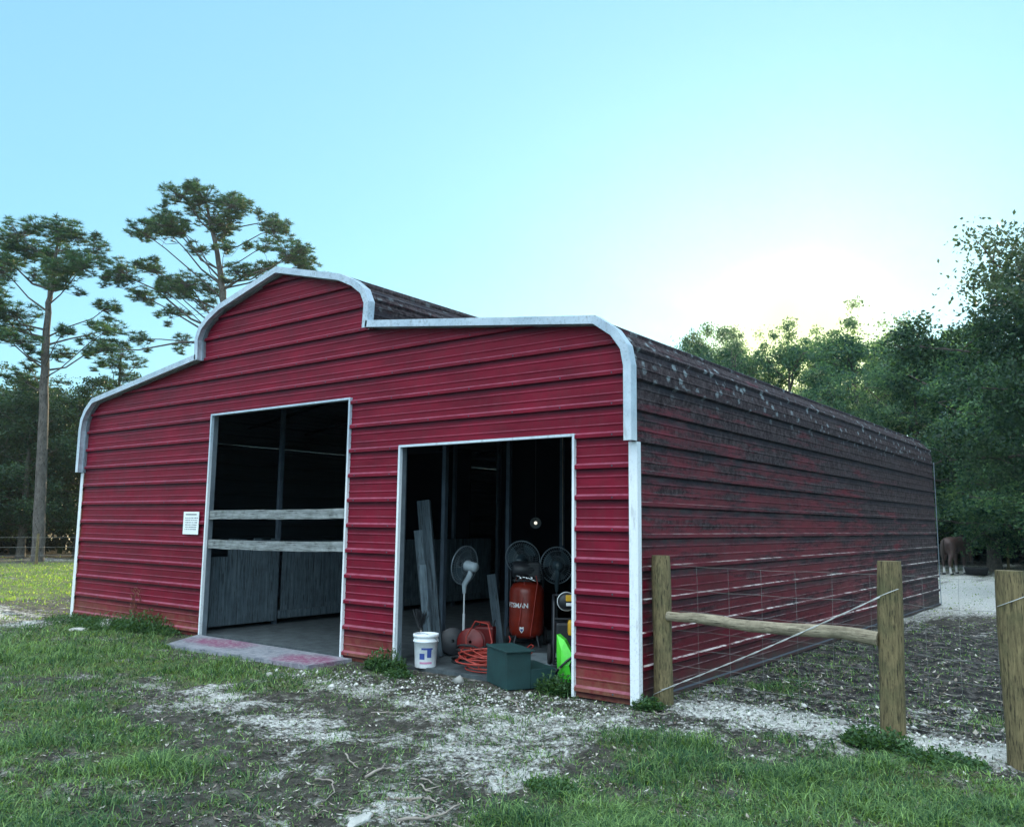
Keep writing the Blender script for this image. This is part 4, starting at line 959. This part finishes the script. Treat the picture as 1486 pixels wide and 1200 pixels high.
RT = [ # x, y, height, template, spread, label
 (-5.6, 36.5, 12.9, 2, .75, 'round dark tree showing first above the barn roof on the right'), (-2.9, 35.6, 12.3, 3, .7, 'smaller tree just right of the first above the roof'), (-.6, 37.3, 12.8, 1, .9, 'thin tree lit yellow by the low sun'),
 (-.9, 44.6, 13.2, 3, .8, 'gappy tree behind the yellow-lit one'), (3.4, 35.9, 12.6, 1, 1.0, 'tallest tree right of the low sun'), (4.6, 38.8, 12.6, 3, 1.1, 'slender airy tree behind the tallest'), (6.5, 33.4, 10.4, 2, .8, 'dense tree behind the far end of the barn'),
 (7.3, 38.6, 11.4, 0, 1.0, 'tree rising behind the horse'), (9.4, 31.9, 10.0, 0, 1.05, 'dark-trunked tree standing right of the horse'), (11.2, 29.2, 9.0, 2, .8, 'low-crowned tree near the right edge behind the end post'), (4.6, 45, 12.8, 1, 1.0, 'back row tree left of the gap in the crowns'),
 (12.9, 25.5, 9.0, 0, .9, 'tree at the far right edge beside the paddock'), (11.6, 37, 10.8, 1, 1.0, 'back row tree near the right edge'), (8.2, 43.5, 12.6, 3, 1.1, 'tall back row tree above the dark trunk'), (1.6, 47.6, 13.2, 0, .9, 'far tree seen between sunlit crowns'), (15.5, 33, 10, 2, .9, 'back row tree beyond the right frame edge'), (-4.3, 38.5, 13.0, 0, .9, 'tree filling between the two humps above the barn roof'), (-7.6, 38.5, 9.6, 3, .9, 'lowest thin treetop leftmost over the right roof'), (1.2, 38.6, 12.2, 1, .8, 'tree in the dip beside the yellow-lit one'), (3.0, 31.0, 9.0, 2, .7, 'low dense tree hidden mostly by the barn side'), (-1.9, 38.2, 12.7, 3, .9, 'airy sunlit tree standing left of the yellow-lit one')]
for i, (x, y, h, k, sp, lab) in enumerate(RT):
    o = dup(T[k], (x, y, 0), i*1.7, (sp, sp, h/12), lab, GR)
LT = [(-25.2, 6.6, 7.8, 2, .8, 'dense tree at the far left edge of the wood'), (-23.0, 8.6, 7.4, 0, .75, 'bushy tree directly left of the tall pine trunk'), (-28.7, 10.9, 8.6, 2, .8, 'tree crown showing behind the tall pine trunk'), (-23.1, 11.0, 7.9, 0, .8, 'bushy tree right of the tall pine trunk'),
      (-26.2, 13.9, 8.8, 1, .9, 'tree nearest the left eave of the barn'), (-31.7, 16.3, 8.0, 3, .9, 'thin far tree peeking over the left roof'), (-33.6, 12.0, 9.6, 1, 1.0, 'far back tree left of the pine'), (-34.7, 14.6, 9.7, 3, 1.0, 'far back tree right of the pine'), (-28.2, 5.5, 9.2, 1, .9, 'outermost tree on the left'), (-22.0, 13.6, 6.3, 2, .7, 'low tree hidden partly by the left barn corner')]
for i, (x, y, h, k, sp, lab) in enumerate(LT):
    o = dup(T[k], (x, y, 0), i*2.1+.5, (sp, sp, h/12), lab, GL)
    for c in o.children:
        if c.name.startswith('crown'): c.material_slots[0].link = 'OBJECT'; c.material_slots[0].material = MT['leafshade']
for t_ in T:
    for ch in list(t_.children): bpy.data.objects.remove(ch)
    bpy.data.objects.remove(t_)
# near oak whose boughs reach in from the right
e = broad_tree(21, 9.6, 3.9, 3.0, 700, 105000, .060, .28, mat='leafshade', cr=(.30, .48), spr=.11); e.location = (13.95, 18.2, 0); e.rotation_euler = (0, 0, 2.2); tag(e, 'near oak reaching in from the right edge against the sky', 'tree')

# pines -----------------------------------------------------------
def pine(loc, trunk, cl, seed, label, needle=.30, dens=1.0, depth=1.0):
    r = random.Random(seed); nr = np.random.default_rng(seed); e = empty('pine_tree', loc, -YAW, label=label, cat='tree')
    tk = [Vector((x, 0, z)) for x, z, _ in trunk]; tr = [q for _, _, q in trunk]
    x0 = tk[0].x; tk = [Vector((p.x-x0, 0, p.z)) for p in tk]; tk[0].z = -.1
    fine = []; fr = []
    for i in range(len(tk)-1):
        for k in range(5): f = k/5; fine.append(tk[i].lerp(tk[i+1], f)+Vector((r.uniform(-.02, .02), r.uniform(-.02, .02), 0))); fr.append(tr[i]+(tr[i+1]-tr[i])*f)
    fine.append(tk[-1]); fr.append(tr[-1])
    mb = MB(); mb.tube(fine, fr, 12)
    def at_h(z):
        for a, b in zip(tk[:-1], tk[1:]):
            if a.z <= z <= b.z: return a.lerp(b, (z-a.z)/(b.z-a.z))
        return tk[-1]
    NV = []; NT_ = []
    jobs = []
    for (x, z, rx, rz) in cl:
        jobs.append((x, z, rx, rz, None))
        for _ in range(2): jobs.append((x+r.uniform(-.8, .8), z+r.uniform(-.6, .35), rx*r.uniform(.25, .5), rz*r.uniform(.3, .6), 1))
    par = None
    for (x, z, rx, rz, kid) in jobs:
        x -= x0; top = tk[-1].z
        base_h = max(tk[2].z*.85, min(z-r.uniform(.25, .6)*abs(x)-r.uniform(.3, .9), top-.6)); s = at_h(base_h); yy = r.uniform(-1, 1)*min(2.2, .5+abs(x-s.x)*.6)*depth
        if kid: s = par[0].lerp(par[1], r.uniform(.1, .8)); yy = s.y+r.uniform(-.5, .5)
        c = Vector((x, yy, z)); m1 = s.lerp(c, .35)+Vector((r.uniform(-.2, .2), r.uniform(-.2, .2), r.uniform(-.35, .05)))*min(1, (c-s).length/2); m2 = s.lerp(c, .70)+Vector((r.uniform(-.15, .15), 0, r.uniform(-.2, .15)))
        rb = (.010+.020*min(1, rx)*(c-s).length**.6)*(.6 if kid else 1)
        if not kid: par = (m2.copy(), c.copy())
        mb.tube([s, m1, m2, c], [rb*1.5, rb, rb*.75, .015], 6, caps=False)
        rx *= 1.22; rz = rz*1.3+.06; nt_ = max(8, int(34*rx*(rz+.2)*dens*3.3))
        for k in range(nt_):
            while True:
                u = Vector((r.uniform(-1, 1), r.uniform(-1, 1), r.uniform(-1, 1)))
                if u.length < 1: break
            tp = c+Vector((u.x*rx*1.05, u.y*rx*1.05, u.z*rz*.95)); st = m2.lerp(c, r.uniform(.45, 1)).lerp(c, .3); mb.tube([st, st.lerp(tp, .5)+Vector((0, 0, -.04)), tp], [.013, .009, .006], 3, caps=False)
            tone = min(1, max(0, r.gauss(.45, .25)))
            n = 26; d = nr.normal(size=(n, 3)); d[:, 2] = np.abs(d[:, 2])*.8-.05; d /= np.linalg.norm(d, axis=1)[:, None]; pr = nr.normal(size=(n, 3)); pr -= d*(d*pr).sum(1)[:, None]; pr /= np.linalg.norm(pr, axis=1)[:, None]
            L_ = needle*nr.uniform(.6, 1.05, (n, 1)); P = np.array(tp)[None]; w_ = .013
            NV.append(np.stack([P-pr*w_, P+pr*w_, P+d*L_*.9+pr*w_*.7-np.array([0, 0, .03]), ], 1).reshape(-1, 3)); NT_ += [tone]*n
    V = np.concatenate(NV); np_mesh('crown', V, np.arange(len(V)).reshape(-1, 3), MT['needle'], e, tone=np.array(NT_)); mb.build('trunk', MT['bark'], e); return e
p1t = [(.57, .01, .24), (.36, 4.61, .19), (.17, 8.14, .15), (.12, 10.08, .11), (.24, 11.2, .08), (.28, 12.77, .04)]
p1 = [(-1.51, 13.03, .72, .46), (-.01, 13.19, .8, .45), (.84, 12.92, .48, .32), (1.56, 12.5, .38, .38), (-.91, 12.47, .81, .32), (-1.77, 11.32, .65, .58), (.25, 11.77, .63, .44), (1.62, 11.79, .62, .31), (1.99, 11.22, .46, .37), (-.25, 11.2, .57, .32), (-1.38, 10.06, .58, .64), (-.79, 9.51, .79, .32), (1.12, 11.21, .62, .25), (2.44, 9.97, .43, .21), (2.36, 9.21, .61, .21), (1.99, 8.76, .55, .18), (-.42, 8.4, .78, .19), (.49, 8.19, .46, .19), (1.54, 8.65, .37, .15), (3.36, 8.59, .3, .15), (-2.41, 12.31, .82, .53), (-2.36, 10.33, .81, .45), (-1.55, 8.94, .64, .25), (-1.04, 7.71, .31, .13), (-1.26, 7.16, .44, .19), (.75, 10.65, .5, .22)]
pine((-19.15, 7.65, 0), p1t, p1, 31, 'tall straight pine with a long bare trunk at the left', .30, 1.0)
p2t = [(.5, .01, .24), (.09, 5.99, .19), (-.32, 10.62, .15), (-.5, 11.8, .12), (-.85, 13.3, .09), (-1.28, 14.8, .05)]
p2 = [(-1.68, 15.45, .38, .27), (-2.2, 15.09, .65, .33), (-1.21, 14.99, .64, .38), (-.33, 15.11, .53, .32), (-1.17, 14.38, .64, .37), (.19, 14.55, .63, .32), (1.06, 14.71, .53, .32), (1.39, 14.11, .47, .37), (-3.45, 14.61, .44, .33), (-3.1, 13.9, .65, .38), (-3.25, 13.14, .43, .27), (-1.9, 13.36, .37, .21), (-1.48, 12.86, .37, .21), (-4.18, 12.52, .54, .24), (-3.9, 11.32, .64, .48), (-4.28, 11.22, .54, .27), (-3.05, 11.63, .53, .32), (-1.77, 11.35, .73, .47), (-1.0, 11.36, .36, .26), (.8, 12.28, .52, .26), (.33, 11.87, .52, .23), (1.55, 12.84, .41, .23), (2.72, 12.7, .72, .26), (3.03, 12.36, .46, .25), (-2.5, 13.65, .64, .43), (2.33, 12.85, .51, .21), (-3.58, 12.23, .32, .16), (-2.57, 10.24, .31, .21), (-3.74, 9.05, .42, .19), (-2.61, 9.35, .31, .21), (-4.21, 8.16, .53, .23), (-.11, 12.77, .31, .21), (-.56, 13.98, .53, .26), (-2.32, 10.79, .32, .21), (-1.44, 10.65, .31, .19)]
pine((-14.9, 13.1, 0), p2t, p2, 32, 'broad spreading pine rising behind the barn roof', .27, 1.3)
p3t = [(.55, -.32, .14), (.27, 6.64, .10), (.25, 8.0, .07), (.23, 9.6, .03)]
p3 = [(.32, 9.59, .51, .29), (.85, 9.16, .44, .25), (-.13, 8.98, .44, .26), (.57, 8.48, .44, .26), (-.57, 8.13, .44, .29), (.41, 7.48, .51, .29), (1.09, 8.15, .36, .22)]
pine((-24.1, 13.1, 0), p3t, p3, 33, 'small young pine seen between the two tall ones', .28, .8, .6)

# distant wood and understory: leaf masses nobody could count
def leafmass(name, arcs, n, size, mat, seed, label, cat):
    r = np.random.default_rng(seed); Q = []; Tn = []
    for (a0, a1, d0, d1, z0, z1) in arcs:
        k = int(n/len(arcs)); a = YAW+np.radians(r.uniform(a0, a1, k)); d = r.uniform(d0, d1, k); x = CX+d*np.sin(a); y = CY+d*np.cos(a)
        hm = z0+(z1-z0)*(.45+.75*fbm(x, y, .16, 3, seed)); z = r.random(k)**.8*hm
        P = np.stack([x, y, z], 1); u = r.normal(size=(k, 3)); u /= np.linalg.norm(u, axis=1)[:, None]; v = r.normal(size=(k, 3)); v -= u*(u*v).sum(1)[:, None]; v /= np.linalg.norm(v, axis=1)[:, None]; s = size*r.uniform(.5, 1.4, (k, 1))
        Q.append(np.stack([P-u*s, P+v*s*.6, P+u*s, P-v*s*.6], 1).reshape(-1, 3)); Tn.append(np.clip(r.normal(.4, .25, k), 0, 1))
    V = np.concatenate(Q); tag(np_mesh(name, V, np.arange(len(V)).reshape(-1, 4), MT[mat], tone=np.concatenate(Tn)), label, cat, kind='stuff')
leafmass('understory', [(-48, -27, 45, 56, 0, 5.0), (21, 46, 47, 58, 0, 5.5)], 60000, .22, 'leafdark', 5, 'near-black brushwood coloured as the shade under the crowns', 'brush')
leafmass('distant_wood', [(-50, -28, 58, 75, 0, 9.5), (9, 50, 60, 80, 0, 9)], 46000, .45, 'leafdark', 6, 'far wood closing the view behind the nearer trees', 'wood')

# ---------------------------------------------------------------- far fences, horse, tub
def far_fence(posts, label, h=1.15):
    e = empty('paddock_fence', (posts[0][0], posts[0][1], 0), label=label, cat='fence'); ox, oy = posts[0]; rr = random.Random(len(posts))
    for x, y in posts: MB().tube([(x-ox, y-oy, 0), (x-ox+rr.uniform(-.03, .03), y-oy, h+rr.uniform(-.12, .1))], [.055, .045], 8).build('post', MT['post'], e)
    mb = MB()
    for z in (.3, .6, .95):
        mb.tube([(x-ox, y-oy, z) for x, y in posts], .006, 4)
    mb.build('wire', MT['wire'], e)
far_fence([(-19.6, 2.6), (-18.9, 4.2), (-18.3, 5.6), (-17.8, 7.0), (-17.2, 8.4), (-16.6, 9.8), (-16.0, 11.4)], 'old wire fence along the foot of the left wood', 1.1)
far_fence([(5.5, 33.5), (7.6, 33.2), (9.75, 32.9), (11.9, 32.5), (14.0, 32.0)], 'wire fence at the back of the sandy paddock', 1.2)
def coat():
    t = NT('chestnut_horse_coat'); v = t.coord(); z = sep(t, v)[2]
    c = t.ramp(t.noise(v, 5, 4), [(.3, (.038, .020, .018)), (.7, (.085, .046, .040))])
    c = t.mix(t.ramp(z, [(.20, 1), (.32, 0)]), c, (.62, .60, .58)); t.base(c); t.set(rough=.6); return t.m
hs = empty('horse', (8.68, 27.8, 0), label='chestnut horse with white stockings standing by the barn corner', cat='horse')
def horse():
    J = []; E_ = []; Rr = []
    def v(p, r, par=None):
        J.append(Vector(p)); Rr.append(r if isinstance(r, tuple) else (r, r))
        if par is not None: E_.append((par, len(J)-1))
        return len(J)-1
    # +x is forward
    pel = v((-.55, 0, 1.18), (.26, .27)); rump = v((-.78, 0, 1.14), (.20, .23), pel)
    b1 = v((-.25, 0, 1.10), (.27, .29), pel); b2 = v((.10, 0, 1.06), (.28, .31), b1); ch = v((.42, 0, 1.10), (.24, .31), b2); wi = v((.62, 0, 1.18), (.17, .24), ch)
    n1 = v((.86, 0, 1.20), (.11, .17), wi); n2 = v((1.10, 0, 1.06), (.09, .13), n1); po = v((1.28, 0, .90), (.085, .10), n2)
    h1 = v((1.40, 0, .76), (.085, .11), po); h2 = v((1.47, 0, .60), (.06, .08), h1); v((1.52, 0, .46), (.052, .06), h2)
    for s in (-1, 1):
        a = v((.42, s*.13, .82), .12, ch); b = v((.44, s*.14, .60), .075, a); k = v((.45, s*.14, .44), .058, b); c = v((.45, s*.14, .18), .038, k); f = v((.47, s*.14, .10), .045, c); v((.50, s*.14, .03), .058, f)
        st = .10*s
        a = v((-.60+st*.3, s*.14, .92), .17, pel); b = v((-.52+st, s*.15, .70), .11, a); k = v((-.74+st, s*.15, .50), .060, b); c = v((-.70+st, s*.15, .20), .040, k); f = v((-.68+st, s*.15, .10), .045, c); v((-.65+st, s*.15, .03), .058, f)
        v((1.22, s*.06, 1.03), .022, po)
    me = bpy.data.meshes.new('body'); me.from_pydata(J, E_, []); o = link('body', me, coat(), hs)
    m = o.modifiers.new('skin', 'SKIN'); sv = me.skin_vertices[0].data
    for i, q in enumerate(Rr): sv[i].radius = q
    sv[0].use_root = True; m.use_smooth_shade = True
    s2 = o.modifiers.new('sub', 'SUBSURF'); s2.levels = 2; s2.render_levels = 2
    dm = MT['hair'] = simple('dark_horse_hair', (.03, .018, .014), .7)
    mb = MB(); mb.tube([(-.92, 0, 1.24), (-1.02, 0, 1.10), (-1.03, .01, .80), (-.99, .0, .45)], [.045, .07, .085, .02], 10); mb.build('tail', dm, hs)
    mb = MB(); mb.tube([(.66, 0, 1.42), (.88, .02, 1.38), (1.10, .03, 1.22), (1.26, .02, 1.05), (1.36, 0, .95)], [.03, .05, .05, .04, .02], 8); mb.build('mane', dm, hs)
    for s in (-1, 1): MB().lathe([(0, .02), (.016, .012), (.016, 0), (0, -.01)], 10, (1.40, s*.085, .78), (.2, s, 0)).build('eye', MT['black'], hs)
    for (x, y) in ((.50, .14), (.50, -.14), (-.63, .15), (-.67, -.15)): MB().lathe([(.0, .06), (.05, .06), (.066, 0), (0, 0)], 12, (x, y, 0)).build('hoof', MT['black'], hs)
horse()
hs.rotation_euler = (0, 0, R_(78)); hs.scale = (1, 1, 1)
tb = empty('feed_tub', (9.35, 27.9, 0), label='low black rubber feed tub on the sand beside the horse', cat='tub')
MB().lathe([(0, .02), (.30, .02), (.36, .24), (.40, .26), (.40, .23), (.34, 0), (0, 0)], 28).build('body', MT['rubber'], tb)

# ---------------------------------------------------------------- evening haze
mb = MB(); mb.box((0, 150, 11), (1004, 904, 24)); t = NT('evening_haze'); t.t.nodes.remove(t.b)
pv = t.n('ShaderNodeVolumePrincipled'); pv.inputs['Color'].default_value = (.80, .93, 1.0, 1); pv.inputs['Density'].default_value = HAZE; pv.inputs['Anisotropy'].default_value = .7
t.l(pv.outputs[0], t.o.inputs['Volume']); tag(mb.build('haze', t.m), 'thin bluish evening haze among the trees', 'haze', kind='stuff')
